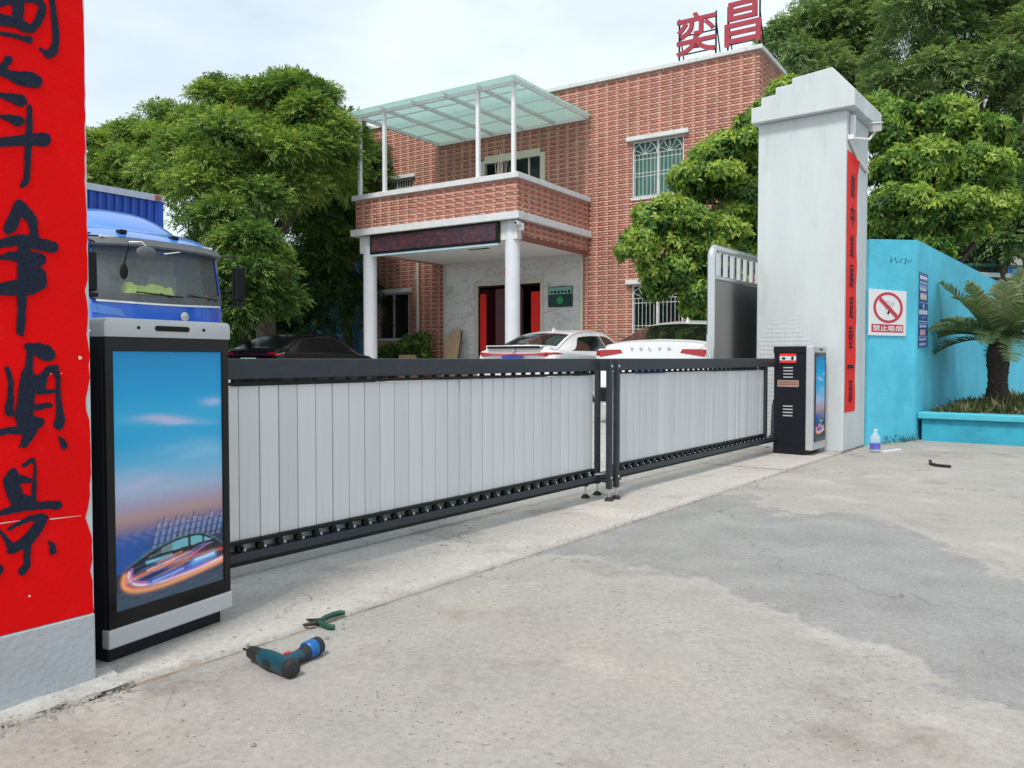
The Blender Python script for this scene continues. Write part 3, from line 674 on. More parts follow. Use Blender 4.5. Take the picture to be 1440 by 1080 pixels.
# local x along the face (negative = away from the opening), local y = inward
MB().box(-1.3, 0, 0, 0, 1.0, .222).build('plinth', M['base_render'], lp, bevel=.006)
MB().box(-1.3, .004, .222, 0, 1.0, 4.2).build('shaft', M['pillar'], lp, bevel=.006)
MB().box(-1.4, -.12, 4.2, .12, 1.1, 4.42).build('capital', M['pillar'], lp, bevel=.01)
# red paint with a peeling inner edge
n = 120; vs = []; zz = .223
er = [0] * (n + 1)
for i in range(n + 1):
    z_ = .223 + (4.15 - .223) * i / n; e = .003 + .002 * abs(math.sin(i * 1.7)) + .003 * random.random()
    for zc, dep, wd_ in ((.86, .020, .10), (1.08, .014, .06), (1.20, .020, .06), (.52, .030, .09), (.60, .018, .05), (1.55, .012, .2), (.36, .02, .03), (2.1, .01, .15)):
        e = max(e, dep * max(0, 1 - abs(z_ - zc) / wd_) * random.uniform(.75, 1.1))
    vs += [(-1.3, .0015, z_), (-e, .0015, z_)]
mb = MB().add(vs, [(2 * i, 2 * i + 1, 2 * i + 3, 2 * i + 2) for i in range(n)]); ban = mb.build('red_banner', M['red'], lp)
K = 540 / 140
CH = [
 (0, [[(282,0,16),(292,80,17),(302,160,19),(303,230,20),(290,275,26),(268,295,24),(240,280,14),(218,262,6)], [(282,-140,16),(282,0,16)], [(-5,15,24),(40,5,22),(90,0,30)], [(100,-10,30),(100,60,32),(95,110,32)], [(-60,105,34),(0,105,34),(50,115,30),(95,120,28),(140,150,28),(175,155,24),(205,120,24),(225,70,26),(232,30,18),(212,5,22),(180,-5,20),(120,-5,20)], [(-80,176,10),(0,180,10),(60,190,12),(120,205,13),(160,215,20)], [(-120,-140,16),(282,-140,16)]]),
 (0, [[(45,325,24),(30,345,20),(10,370,22),(0,385,22)], [(-70,375,22),(0,385,22),(60,408,26),(110,425,38),(160,430,44),(195,442,36)], [(-60,500,12),(0,515,14),(60,530,24),(110,545,34),(122,550,26)], [(-60,628,8),(0,632,10),(50,640,20),(95,655,30),(108,655,26)], [(160,580,14),(160,660,18),(155,760,20),(150,860,18),(148,950,18),(140,985,18),(120,1005,14)], [(-90,772,26),(0,770,26),(80,765,28),(160,755,32),(240,757,38)]]),
 (260, [[(105,115,34),(140,150,32),(175,190,28),(182,240,24),(185,300,26)], [(95,130,30),(80,180,34),(60,225,36),(45,240,28)], [(-60,330,24),(0,320,24),(60,305,28),(120,300,34),(190,315,34),(250,330,34),(290,338,30)], [(-60,400,10),(0,394,12),(60,385,24),(120,390,36),(180,395,36),(215,405,36)], [(130,330,30),(140,420,45),(150,500,60),(150,560,40)], [(200,500,56),(215,530,42),(175,560,34)], [(-60,560,34),(0,565,34),(60,560,40),(120,555,50)], [(120,580,30),(118,660,24),(115,740,24),(110,790,24),(120,812,12)]]),
 (460, [[(150,105,20),(200,120,36),(250,140,44),(268,150,34)], [(165,130,22),(160,200,20),(150,250,24)], [(150,260,36),(150,320,48),(140,400,46),(130,480,52),(140,540,44)], [(195,300,44),(212,330,34),(240,260,22),(270,225,18),(300,225,20),(315,280,14),(315,360,14),(322,440,18),(328,500,26),(318,530,28)], [(220,345,22),(260,350,14),(310,348,8)], [(190,435,18),(230,430,16),(270,422,16)], [(190,520,40),(215,515,28)], [(-50,575,18),(0,570,18),(60,560,20),(120,560,22),(170,540,40)], [(165,560,36),(150,600,28),(130,635,20),(112,645,8)], [(40,225,14),(58,290,15),(58,380,18),(50,440,26),(52,465,24)], [(320,595,6),(340,620,16),(348,640,20),(345,655,12)]]),
 (630, [[(130,95,12),(155,75,12),(180,65,14),(190,95,8),(190,150,10),(185,220,14),(185,270,14)], [(70,140,30),(60,180,44),(75,240,42),(90,280,40),(150,280,24),(180,280,18)], [(85,170,34),(120,170,22),(160,175,14),(170,180,8)], [(100,240,24),(100,210,14)], [(-60,375,14),(0,355,14),(60,335,22),(130,318,24),(210,312,22),(280,308,22),(315,310,24)], [(50,440,10),(110,405,12),(170,380,16),(225,375,22),(245,378,18)], [(230,390,26),(200,440,30),(160,490,32),(120,520,28),(70,545,28),(50,560,14)], [(-30,410,8),(0,450,8),(30,490,14),(55,530,20)], [(150,510,22),(148,590,18),(145,640,20),(120,670,22),(108,672,12)], [(265,505,6),(285,530,18),(288,555,20),(282,570,12)], [(-30,690,26),(-6,655,26)]]),
]
inv = (Matrix.Translation(LC) @ Matrix.Rotation(math.pi / 2 - LAZ, 4, 'Z')).inverted()
for oy, st in CH:
    V, Fc = ink_shape(st, 4.0)
    P = [inv @ on_plane(x / K, y / K + oy, LC + LN * .001, LN) for x, y in V]
    P = [(p.x, -.0012, p.z) for p in P]
    MB().add(P, Fc).build('brush_character', M['ink'], ban)
# paint chips and a scratch
def chip(cx, cz_, r, n=9):
    return [(cx + r * random.uniform(.6, 1.2) * math.cos(6.28 * k / n), -.0016, cz_ + r * random.uniform(.6, 1.2) * math.sin(6.28 * k / n)) for k in range(n)]
mb = MB()
for px_, py_, r in ((112, 503, .006), (122, 213, .005), (71, 526, .002), (86, 525, .0018), (41, 838, .004), (125, 465, .004)):
    p = inv @ on_plane(px_, py_, LC, LN); c = chip(p.x, p.z, r); mb.add(c, [tuple(range(9))])
for a, b in (((0, 736), (28, 732)), ((70, 730), (114, 725))):
    p = inv @ on_plane(*a, LC, LN); q = inv @ on_plane(*b, LC, LN); mb.add([(p.x, -.0016, p.z - .0015), (q.x, -.0016, q.z - .0005), (q.x, -.0016, q.z + .0005), (p.x, -.0016, p.z + .0015)], [(0, 1, 2, 3)])
mb.build('paint_chip', M['flake'], ban)

# ------------------------------------------------------------------ far gate pillar
RS0, RS1, RT0, RT1 = 4.05, 4.93, -.46, .49      # s range and t range
rpil = thing('gate_pillar', 'tall white gate pillar with stepped capital and a narrow red paper couplet', 'pillar', GO, GROT)
def gbox(mb, s0, s1, t0, t1, z0, z1): return mb.box(s0, -t1, z0, s1, -t0, z1)
gbox(MB(), RS0, RS1, RT0, RT1, 0, 3.62).build('shaft', M['pillar'], rpil, bevel=.012)
cpoly = [(RT0 - .05, 3.62), (RT0 - .05, 3.79), (-.40, 3.795), (-.40, 3.885), (-.24, 3.89), (-.24, 3.965), (-.06, 3.97), (-.06, 4.03), (.36, 4.06), (RT1 + .10, 3.79), (RT1 + .10, 3.62)]
vs = [(ss_, -t_, z_) for ss_ in (RS0 - .09, RS1 + .16) for t_, z_ in cpoly]; k_ = len(cpoly)
MB().add(vs, [tuple(range(k_)), tuple(range(k_, 2 * k_))[::-1]] + [(i, (i + 1) % k_, (i + 1) % k_ + k_, i + k_) for i in range(k_)]).build('capital', M['pillar'], rpil, bevel=.008)
# mosaic tiles showing through the paint low on the inner face
M['mosaic'] = mat('painted_mosaic_tile', (.60, .61, .60), .5, var=.08, scale=10)
VV, QQ = [], []
ts = .047
for i in range(20):
    for j in range(30):
        t0 = RT0 + .03 + i * ts; z0 = .05 + j * ts
        if t0 > .12: continue
        edge = (z0 - 1.36) + .10 * math.sin(t0 * 9) + .08 * math.sin(t0 * 23) + .25 * max(0, t0)
        if edge > random.uniform(-.10, .03) or random.random() < .015: continue
        k = len(VV); d = .0004 + random.uniform(-.0001, .0001)
        a, b, c, e = -t0 - ts + .003, -t0, z0, z0 + ts - .003
        VV += [(RS0, a, c), (RS0, b, c), (RS0, b, e), (RS0, a, e), (RS0 - d, a + .001, c + .001), (RS0 - d, b - .001, c + .001), (RS0 - d, b - .001, e - .001), (RS0 - d, a + .001, e - .001)]
        QQ += [(k + 4, k + 7, k + 6, k + 5), (k, k + 4, k + 5, k + 1), (k + 1, k + 5, k + 6, k + 2), (k + 2, k + 6, k + 7, k + 3), (k + 3, k + 7, k + 4, k)]
tag(link('mosaic_tiles', quads_mesh('mosaic_tiles', np.array(VV), np.array(QQ), M['pillar']), rpil), kind='stuff')
# red couplet, slightly curled at the top corner
vs = []
n = 40
for i in range(n + 1):
    z_ = .42 + 2.78 * i / n; wv = .004 + .003 * math.sin(i * .9); s0 = RS0 + .04 + .008 * math.sin(i * .13); s1 = s0 + .40 + .004 * math.sin(i * .6)
    curl = .03 * max(0, (i - 37) / 3)
    vs += [(s0, -RT1 - wv * .6, z_), ((s0 + s1) / 2, -RT1 - .002 - wv * .3, z_), (s1, -RT1 - wv - curl, z_ - (.06 if i == n else 0))]
cpl = MB().add(vs, [q for i in range(n) for q in ((3 * i, 3 * i + 1, 3 * i + 4, 3 * i + 3), (3 * i + 1, 3 * i + 2, 3 * i + 5, 3 * i + 4))]).build('couplet', M['redpaper'], rpil)
for k, ch in enumerate('創中業展庭壺一源'):
    hh = .25 if ch not in '一' else .04; ww = .15 if ch != '一' else .22
    zc = 2.86 - k * .325 + (.06 if k > 6 else 0)
    fit_text(ch, ww, hh, .0005, Matrix.Translation((RS0 + .24 - ww / 2 + .008 * math.sin(k * 2), -RT1 - .0095, zc - hh / 2)), 'brush_character', M['ink'], cpl, offset=.004)
# CCTV camera, bracket and junction box under the capital
cc = thing('security_camera', 'white bullet security camera on a bracket under the pillar capital', 'camera', GO, GROT)
mb = MB(); mb.box(RS0 + .10, -RT1 - .05, 3.38, RS0 + .17, -RT1 - .003, 3.58); mb.build('junction_box', M['white'], cc, bevel=.005)
mb = MB(); mb.tube([(RS0 + .08, -RT1 - .03, 3.33), (RS0 + .3, -RT1 - .15, 3.34), (RS0 + .34, -RT1 - .2, 3.42)], .014, 8); mb.box(RS0 + .04, -RT1 - .06, 3.31, RS0 + .12, -RT1 - .003, 3.36); mb.build('bracket', M['white'], cc, smooth=40)
Mx = Matrix.Translation((RS0 + .36, -RT1 - .2, 3.47)) @ Matrix.Rotation(R(20), 4, 'Z') @ Matrix.Rotation(R(-14), 4, 'Y')
mb = MB(); mb.box(-.13, -.045, -.04, .10, .045, .04); b = mb.build('housing', M['white'], cc, bevel=.012); b.matrix_local = Mx
mb = MB(); mb.box(-.16, -.052, .042, .15, .052, .054); b = mb.build('sun_shield', M['white'], cc, bevel=.004); b.matrix_local = Mx
mb = MB(); mb.lathe([(.034, 0), (.034, .006), (.02, .007)], 16, (0, 0, 0), Matrix.Rotation(R(90), 3, 'Y')); b = mb.build('lens', M['slot'], cc); b.matrix_local = Mx @ Matrix.Translation((.1, 0, 0))
mb = MB(); mb.tube([(RS0 + .06, -RT1 - .02, 3.31), (RS0 + .35, -RT1 - .02, 3.17), (RS1 - .1, -RT1 - .02, 3.10)], .018, 8); mb.build('conduit', M['white'], cc, smooth=40)

# ------------------------------------------------------------------ advertising gate: two swing leaves of flip slats
peg_me = MB().box(-.008, -.012, 0, .008, .012, .016).mesh('peg', M['black'])
mb = MB(); mb.lathe([(.006, -.026), (.0165, -.024), (.0165, -.002), (.006, 0)], 14, (0, 0, 0), Matrix.Rotation(R(90), 3, 'X')); mb.box(-.009, .0, -.008, .009, .024, .022)
rol_me = mb.mesh('roller', M['black'], smooth=35)
bolt_me = MB().lathe([(.006, 0), (.006, .003), (.003, .005)], 8, (0, 0, 0), Matrix.Rotation(R(90), 3, 'X')).mesh('bolt', M['steel'])
slat_me = []
for k in range(3):
    w2 = .0496; prof = [(-w2, .0035), (-w2 * .95, -.0035), (-w2 * .3, -.0048), (w2 * .3, -.0048), (w2 * .95, -.0035), (w2, .0035), (w2, .006), (-w2, .006)]
    slat_me.append(MB().prism(prof, .648).mesh('slat', M['slat'], smooth=25))
foot_me = MB().lathe([(.032, 0), (.032, .008), (.022, .02), (.014, .026)], 18).mesh('foot', M['rubber'], smooth=40)
rod_me = MB().lathe([(.007, .024), (.007, .08)], 10).mesh('rod', M['steel'], smooth=60)
LY = .07      # leaf centre line, inside the gate line
def gate_leaf(label, s0, s1, sl0, nsl, post_s, rear_s, stiles, bend=0):
    g = thing('gate_leaf', label, 'gate', GO, GROT, 'two leaves of the sliding slat gate')
    MB().box(s0, LY - .04, .912, s1, LY + .04, .999).build('top_rail', M['gate'], g, bevel=.005)
    MB().box(s0, LY - .04, .147, s1, LY + .04, .183).build('bottom_rail', M['gate'], g, bevel=.004)
    MB().box(s0 + .02, LY - .03, .128, s1 - .02, LY + .03, .1465).build('rail_base_lip', M['black'], g)  # dark base under the bottom rail
    a, b = sl0 - .05, sl0 + (nsl - 1) * .1 + .05
    MB().box(a, LY - .034, .886, b, LY + .012, .899).build('top_strip', M['black'], g)
    MB().box(a, LY - .034, .2175, b, LY + .012, .2325).build('bottom_strip', M['black'], g)
    MB().box(a, LY + .014, .1835, b, LY + .026, .232).build('channel', M['boxsilver'], g)
    for i in range(nsl):
        x = sl0 + i * .1
        o = link('slat', slat_me[i % 3], g, (x, LY - .012 + random.uniform(-.001, .001), .2345), (0, 0, R(random.gauss(0, 1.6))))
        link('peg', peg_me, g, (x + .05, LY - .011, .8985))
        r = link('roller', rol_me, g, (x + .045, LY - .030, .1995)); link('bolt', bolt_me, r, (0, -.0265, 0))
    for x in stiles: MB().box(x - .028, LY - .03, .1835, x + .028, LY + .03, .9115).build('stile', M['gate'], g, bevel=.004)
    for x, y in ((post_s, -.025), (rear_s, .17)):
        p = MB().box(x - .018, y - .018, .085, x + .018, y + .018, .998).build('post', M['gate'], g, bevel=.004)
        link('rod', rod_me, p, (x, y, 0)); link('foot', foot_me, p, (x, y, .0035))
        if y < 0:
            for zz in (.945, .165): link('bolt', bolt_me, p, (x, y - .0185, zz)).scale = (1.7, 1.7, 1.7)
    MB().box(min(post_s, rear_s) - .02, -.02, .13, max(post_s, rear_s) + .02, .165, .146).build('foot_brace', M['gate'], g)
    return g
g1 = gate_leaf('near leaf of the white slat gate, hinged beside the tall lightbox cabinet', -3.5, -.03, -3.34, 33, 0.0, 0.0, (-3.43,))
g2 = gate_leaf('far leaf of the white slat gate, hinged at the black cabinet by the white pillar', .05, 3.52, .24, 30, .098, .16, (3.24,))
mb = MB(); mb.tube([(3.42, LY, .165), (3.50, LY, .2), (3.53, LY, .5), (3.57, LY, .56)], .02, 10); mb.build('hinge_arm', M['gate'], g2, smooth=40)
mb = MB(); mb.bar((-.12, LY, .19), (.03, .0, .19), .025, .008); mb.build('latch', M['steel'], g1)

# ------------------------------------------------------------------ lightbox cabinets
def lerp_stops(v, st):
    ks = [s[0] for s in st]; cs = np.array([srgb(*s[1]) for s in st]); return np.stack([np.interp(v, ks, cs[:, i]) for i in range(3)], -1)
def poster(nx, ny):
    u, v = np.meshgrid(np.linspace(0, 1, nx), np.linspace(0, 1, ny), indexing='ij')   # v from the top
    C = lerp_stops(v, [(0, (0, 140, 192)), (.14, (6, 156, 206)), (.26, (50, 172, 212)), (.36, (40, 166, 210)), (.46, (104, 178, 212)), (.55, (154, 180, 206)), (.61, (166, 158, 180)), (.655, (176, 148, 148)), (.69, (146, 126, 146)), (.73, (60, 96, 146)), (.78, (40, 66, 104)), (.90, (46, 58, 80)), (1, (66, 84, 104))])
    def blend(mask, col):
        nonlocal C
        m = np.clip(mask, 0, 1)[..., None]; C = C * (1 - m) + np.array(srgb(*col)) * m
    def nzz(fx, fy, ph): return .5 + .25 * np.sin(u * fx + ph + 2 * np.sin(v * fy)) + .25 * np.sin(v * fy * 1.7 + u * fx * .6 + ph * 2)
    for cv, cu, wv, wu, col, am in ((.27, .42, .016, .22, (214, 190, 216), .8), (.285, .62, .012, .25, (200, 196, 224), .6), (.20, .92, .02, .12, (196, 196, 226), .6), (.40, .8, .05, .4, (170, 204, 230), .4), (.52, .2, .05, .4, (206, 190, 210), .4)):
        blend(am * np.exp(-((v - cv - .03 * (u - .4)) / wv) ** 2 - ((u - cu) / wu) ** 2) * (.6 + .5 * nzz(14, 60, cv * 9)), col)
    blend(.8 * np.clip((v - .70) / .05, 0, 1) * np.exp(-((u - .12) / .28) ** 2) * (v < .86), (28, 96, 176))
    # skyline
    for k in range(12):
        x0 = .36 + k * .056; top = .685 + .006 * k * .3 - .012 * math.sin(k * 2.3); m = (u > x0 + (v - .7) * -.5) & (u < x0 + .035 + (v - .7) * -.5) & (v > top) & (v < .79)
        blend(m * .42, (176, 190, 216)); blend((m & (np.floor(v * 140) % 4 == 0)) * .6, (70, 84, 120)); blend(((np.abs(u - x0 + (v - .7) * .5) < .005) & (v > top - .01) & (v < .78)) * .7, (50, 60, 92))
    # car body
    roof = .765 + .085 * np.clip((.62 - u) / .55, 0, 1) ** 1.7 + .075 * np.clip((u - .72) / .28, 0, 1) ** 1.6
    blend(np.clip((v - roof) / .006, 0, 1) * np.clip((.915 - v) / .02, 0, 1) * np.clip((u - .05) / .05, 0, 1), (14, 24, 32)); blend(np.exp(-((v - roof) / .004) ** 2) * (u > .1) * .8, (96, 128, 132))
    blend(((v > roof + .012) & (v < .812 - .02 * (u - .7)) & (u > .50) & (u < .93)) * .9, (122, 188, 202)); blend(((np.abs(u - .66) < .012) | (np.abs(u - .8) < .01)) * ((v > roof) & (v < .815)) * .9, (22, 34, 44))
    blend(((v > roof + .012) & (v < .815) & (u > .40) & (u < .50)) * .8, (128, 152, 150)); blend(np.exp(-((v - .838 + .02 * (u - .3)) / .006) ** 2) * ((u > .26) & (u < .50)) * .95, (150, 222, 236))
    blend(np.exp(-((v - .86) / .02) ** 2 - ((u - .68) / .28) ** 2) * .7, (132, 70, 56))
    # light trails
    def trail(pts, wd_, col, am):
        d = np.full(u.shape, 9.)
        pts = np.array(pts)
        for (a, b), (c, e) in zip(pts[:-1], pts[1:]):
            ex, ey = c - a, (e - b) * 2.1; L = ex * ex + ey * ey + 1e-9; t = np.clip(((u - a) * ex + (v - b) * 2.1 * ey) / L, 0, 1); d = np.minimum(d, np.hypot(u - a - t * ex, (v - b) * 2.1 - t * ey))
        blend(am * np.exp(-(d / wd_) ** 2), col)
    def curve(p0, p1, p2, p3):
        t = np.linspace(0, 1, 14)[:, None]; p0, p1, p2, p3 = map(np.array, (p0, p1, p2, p3)); return ((1 - t) ** 3 * p0 + 3 * (1 - t) ** 2 * t * p1 + 3 * (1 - t) * t ** 2 * p2 + t ** 3 * p3).tolist()
    trail(curve((.1, .87), (.0, .955), (.35, .955), (1.0, .905)), .035, (216, 112, 130), .8)
    trail(curve((.08, .87), (-.02, .965), (.4, .965), (1.0, .912)), .02, (250, 178, 106), .95)
    trail(curve((.12, .86), (.06, .94), (.4, .95), (1.0, .900)), .013, (250, 226, 232), .95)
    trail(curve((.14, .85), (.10, .93), (.3, .93), (.85, .905)), .012, (206, 126, 214), .85)
    trail(curve((.1, .895), (.3, .88), (.4, .86), (.65, .842)), .016, (240, 166, 130), .9)
    trail(curve((.2, .885), (.5, .86), (.8, .86), (1.0, .862)), .014, (216, 116, 96), .75)
    rr_ = np.random.default_rng(4)
    for k in range(26):
        y0 = rr_.uniform(.835, .925); x0 = rr_.uniform(.08, .7); ln_ = rr_.uniform(.12, .4); cc_ = ((232, 150, 120), (120, 150, 230), (214, 120, 190), (250, 210, 170), (60, 130, 210), (150, 70, 60))[k % 6]
        trail([(x0, y0), (x0 + ln_ * .5, y0 - .010 - .02 * rr_.random()), (x0 + ln_, y0 - .018 - .02 * rr_.random())], rr_.uniform(.003, .008), cc_, rr_.uniform(.35, .8))
    for k in range(18):
        y0 = rr_.uniform(.79, .86); x0 = rr_.uniform(.2, .85); trail([(x0, y0), (x0 + rr_.uniform(.03, .12), y0 - .008)], rr_.uniform(.003, .007), (130, 160, 170), rr_.uniform(.3, .7))
    blend(.35 * np.exp(-((v - .72) / .03) ** 2) * (.5 + .5 * np.sin(u * 60 + 3 * np.sin(v * 90))), (150, 140, 190)); blend(.25 * (v > .93) * nzz(30, 160, 1.0), (110, 130, 150))
    trail([(.3, .918), (.55, .905), (.75, .895)], .035, (34, 100, 200), .8); trail([(.32, .922), (.6, .902)], .008, (150, 206, 250), .9)
    trail([(.70, .887), (.90, .878)], .036, (112, 180, 236), .95); trail([(.72, .880), (.9, .872)], .012, (216, 234, 250), .9)
    C = C ** 1.18; C *= (1 + .10 * (rng.random(u.shape)[..., None] - .5)); return np.clip(C, 0, 1), u, v
M['poster'] = attr_mat('backlit_poster_print', 'col', .5, emit=.26)
M['poster'].node_tree.nodes['Principled BSDF'].inputs['Specular IOR Level'].default_value = .1; _mm = M['poster'].node_tree; _sc = _mm.nodes.new('ShaderNodeVectorMath'); _sc.operation = 'SCALE'; _sc.inputs['Scale'].default_value = .55; _mm.links.new(_mm.nodes['Attribute'].outputs['Color'], _sc.inputs[0]); _mm.links.new(_sc.outputs[0], _mm.nodes['Principled BSDF'].inputs['Base Color'])
def poster_obj(parent, x0, x1, z0, z1, y, nx, ny):
    C, u, v = poster(nx, ny); P = np.stack([x0 + (x1 - x0) * u, np.full_like(u, y), z1 - (z1 - z0) * v], -1).reshape(-1, 3); idx = np.arange(nx * ny).reshape(nx, ny)
    Q = np.stack([idx[:-1, :-1], idx[:-1, 1:], idx[1:, 1:], idx[1:, :-1]], -1).reshape(-1, 4)
    return link('poster', quads_mesh('poster', P, Q, M['poster'], {'col': C.reshape(-1, 3)}), parent)
# near cabinet: front face from pixel-measured feet; local x along face, y inward
A0 = Vector((-1.305, 2.57, 0)); A1 = Vector((-1.064, 3.03, 0)); d = (A1 - A0); W1 = d.length; d.normalize(); rot1 = math.atan2(d.y, d.x)
c1 = thing('lightbox_cabinet', 'tall gate cabinet with a large blue car poster beside the red pillar', 'cabinet', A0, rot1, 'gate drive cabinets with lightbox posters')
MB().box(.02, .03, 0, W1 - .03, .36, .07).build('plinth', M['boxnavy'], c1, bevel=.004)
MB().box(.004, .012, .07, W1 - .004, .37, 1.12).build('housing', M['boxnavy'], c1, bevel=.008)
MB().box(0, -.004, .055, W1, .034, .118).build('bottom_bar', M['boxsilver'], c1, bevel=.006)
# top cap with rounded upper corners and slots
def rounded(w_, h_, r, n=6, lower=False):
    p = [(0, 0), (w_, 0)]
    p += [(w_ - r + r * math.cos(t), h_ - r + r * math.sin(t)) for t in np.linspace(0, math.pi / 2, n)]
    p += [(r + r * math.cos(t), h_ - r + r * math.sin(t)) for t in np.linspace(math.pi / 2, math.pi, n)]
    return p
RX = Matrix.Rotation(R(90), 4, 'X')
tcap = MB().prism(rounded(W1, .062, .02), .365, Matrix.Translation((0, .36, 1.07)) @ RX).build('top_cap', M['boxsilver'], c1, bevel=.004, smooth=30)
sx = W1 / 2
slot = [(sx + .055 * 0 + .062 + .009 * math.cos(t), .009 * math.sin(t)) for t in np.linspace(-math.pi / 2, math.pi / 2, 8)] + [(sx - .062 + .009 * math.cos(t), .009 * math.sin(t)) for t in np.linspace(math.pi / 2, 3 * math.pi / 2, 8)]
MB().prism(slot, .003, Matrix.Translation((0, -.005, 1.102)) @ RX).build('slot', M['slot'], tcap)
for xx in (sx - .135, sx + .135): MB().prism([(xx + .0055 * math.cos(t), .0055 * math.sin(t)) for t in np.linspace(0, 6.28, 12)[:-1]], .003, Matrix.Translation((0, -.005, 1.102)) @ RX).build('screw_hole', M['slot'], tcap)
mb = MB(); pz0, pz1 = .118, 1.068; fr = .034; mb.box(0.006, .002, pz0, fr, .03, pz1); mb.box(W1 - .034, .002, pz0, W1 - .006, .03, pz1); mb.box(fr, .0022, pz1 - .045, W1 - .034, .03, pz1); mb.box(fr, .0022, pz0, W1 - .034, .03, pz0 + .05); mb.build('poster_frame', M['boxblack'], c1)
poster_obj(c1, fr, W1 - .034, pz0 + .05, pz1 - .045, .010, 150, 330)
MB().box(fr, .0055, pz0 + .05, W1 - .034, .0075, pz1 - .045).build('glass_cover', glass('clear_cover', (.9, .95, 1), .02, .02), c1)
# far cabinet
c2 = thing('lightbox_cabinet', 'black gate cabinet with louvres and a slim poster against the white pillar', 'cabinet', GO, GROT, 'gate drive cabinets with lightbox posters')
C0 = 3.50; T0, T1 = -.06, .27
gbox(MB(), C0, C0 + .42, T0, T1, 0, .10).build('plinth', M['boxnavy'], c2)
hs = gbox(MB(), C0, C0 + .42, T0, T1, .10, 1.055).build('housing', M['boxnavy'], c2, bevel=.005)
gbox(MB(), C0 - .006, C0 + .425, T0 - .006, T1 + .002, 1.055, 1.125).build('lid', M['boxnavy'], c2, bevel=.006)
for zb in (.80, .40):
    for k in range(4): mb = gbox(MB(), C0 - .007, C0 - .001, T0 + .10, T0 + .20, zb + k * .033, zb + k * .033 + .012); mb.build('louvre', M['boxsilver'] if True else None, hs)
st = gbox(MB(), C0 - .002, C0 - .0005, T0 + .06, T0 + .23, .955, 1.05).build('warning_sticker', M['redpaper'], c2)
gbox(MB(), C0 - .0035, C0 - .0022, T0 + .06, T0 + .23, .98, 1.022).build('sticker_band', mat('pale_blue_print', (.5, .68, .74), .5), st)
gbox(MB(), C0 - .005, C0 - .0037, T0 + .085, T0 + .12, .988, 1.012).build('sticker_figure', M['slot'], st); gbox(MB(), C0 - .005, C0 - .0037, T0 + .18, T0 + .205, .984, 1.02).build('sticker_figure', M['slot'], st)
pl = gbox(MB(), C0 - .004, C0 - .0005, T0 + .04, T0 + .26, .705, .775).build('name_plate', mat('brown_plate', (.33, .25, .20), .4), c2)
mb = MB()
for r_ in range(2):
    for k in range(9): gbox(mb, C0 - .0052, C0 - .0042, T0 + .055 + k * .022, T0 + .072 + k * .022, .748 - r_ * .022, .760 - r_ * .022)
mb.build('print', mat('red_print', (.3, .06, .04), .5), pl)
sb = gbox(MB(), C0 - .012, C0 + .44, T1 + .002, T1 + .075, .055, 1.13).build('lightbox', M['boxsilver'], c2, bevel=.012)
mb = MB(); y = -(T1 + .076); x0, x1 = C0 + .045, C0 + .405
mb.box(x0, y - .006, .14, x0 + .03, y, 1.06); mb.box(x1 - .03, y - .006, .14, x1, y, 1.06); mb.box(x0 + .03, y - .0058, 1.02, x1 - .03, y, 1.06); mb.box(x0 + .03, y - .0058, .14, x1 - .03, y, .18); mb.build('poster_frame', M['boxblack'], sb)
poster_obj(c2, x0 + .03, x1 - .03, .18, 1.02, y - .003, 60, 140)
MB().box(C0 + .2, y - .003, 1.085, C0 + .3, y, 1.10).build('slot', M['slot'], sb)

# stored stainless gate leaf behind the far pillar
M['inox'] = mat('stainless_sheet', (.27, .26, .25), .22, .95, var=.06, scale=2, stretch=(12, 12, .3))
M['inoxtube'] = mat('stainless_tube', (.66, .66, .65), .22, .9, var=.03)
sg = thing('stainless_gate', 'stainless steel gate leaf with rounded top corner parked behind the white pillar', 'gate', GO, GROT)
sy = .62; e0, e1 = 3.17, 5.6; rr = .11; r_ = .042
mb = MB(); mb.tube([(e0, sy, .06)] + [(e0, sy, 2.17 - rr)] + [(e0 + rr - rr * math.cos(t), sy, 2.17 - rr + rr * math.sin(t)) for t in np.linspace(.2, math.pi / 2, 7)] + [(e1, sy, 2.17)], r_, 14); mb.build('frame', M['inoxtube'], sg, smooth=50)
mb = MB(); mb.tube([(e0, sy, 1.86), (e1, sy, 1.86)], .026, 12); mb.build('mid_rail', M['inoxtube'], sg, smooth=50)
for k in range(12): MB().box(e0 + .16 + k * .19, sy - .022, 1.88, e0 + .205 + k * .19, sy + .022, 2.14).build('picket', M['inoxtube'], sg, bevel=.004)
MB().box(e0 + .035, sy - .012, .10, e1, sy + .012, 1.835).build('panel', M['inox'], sg)
MB().box(e0 - .045, sy - .03, .9, e0 - .034, sy + .03, 1.25).build('lock_plate', M['inoxtube'], sg, bevel=.003)

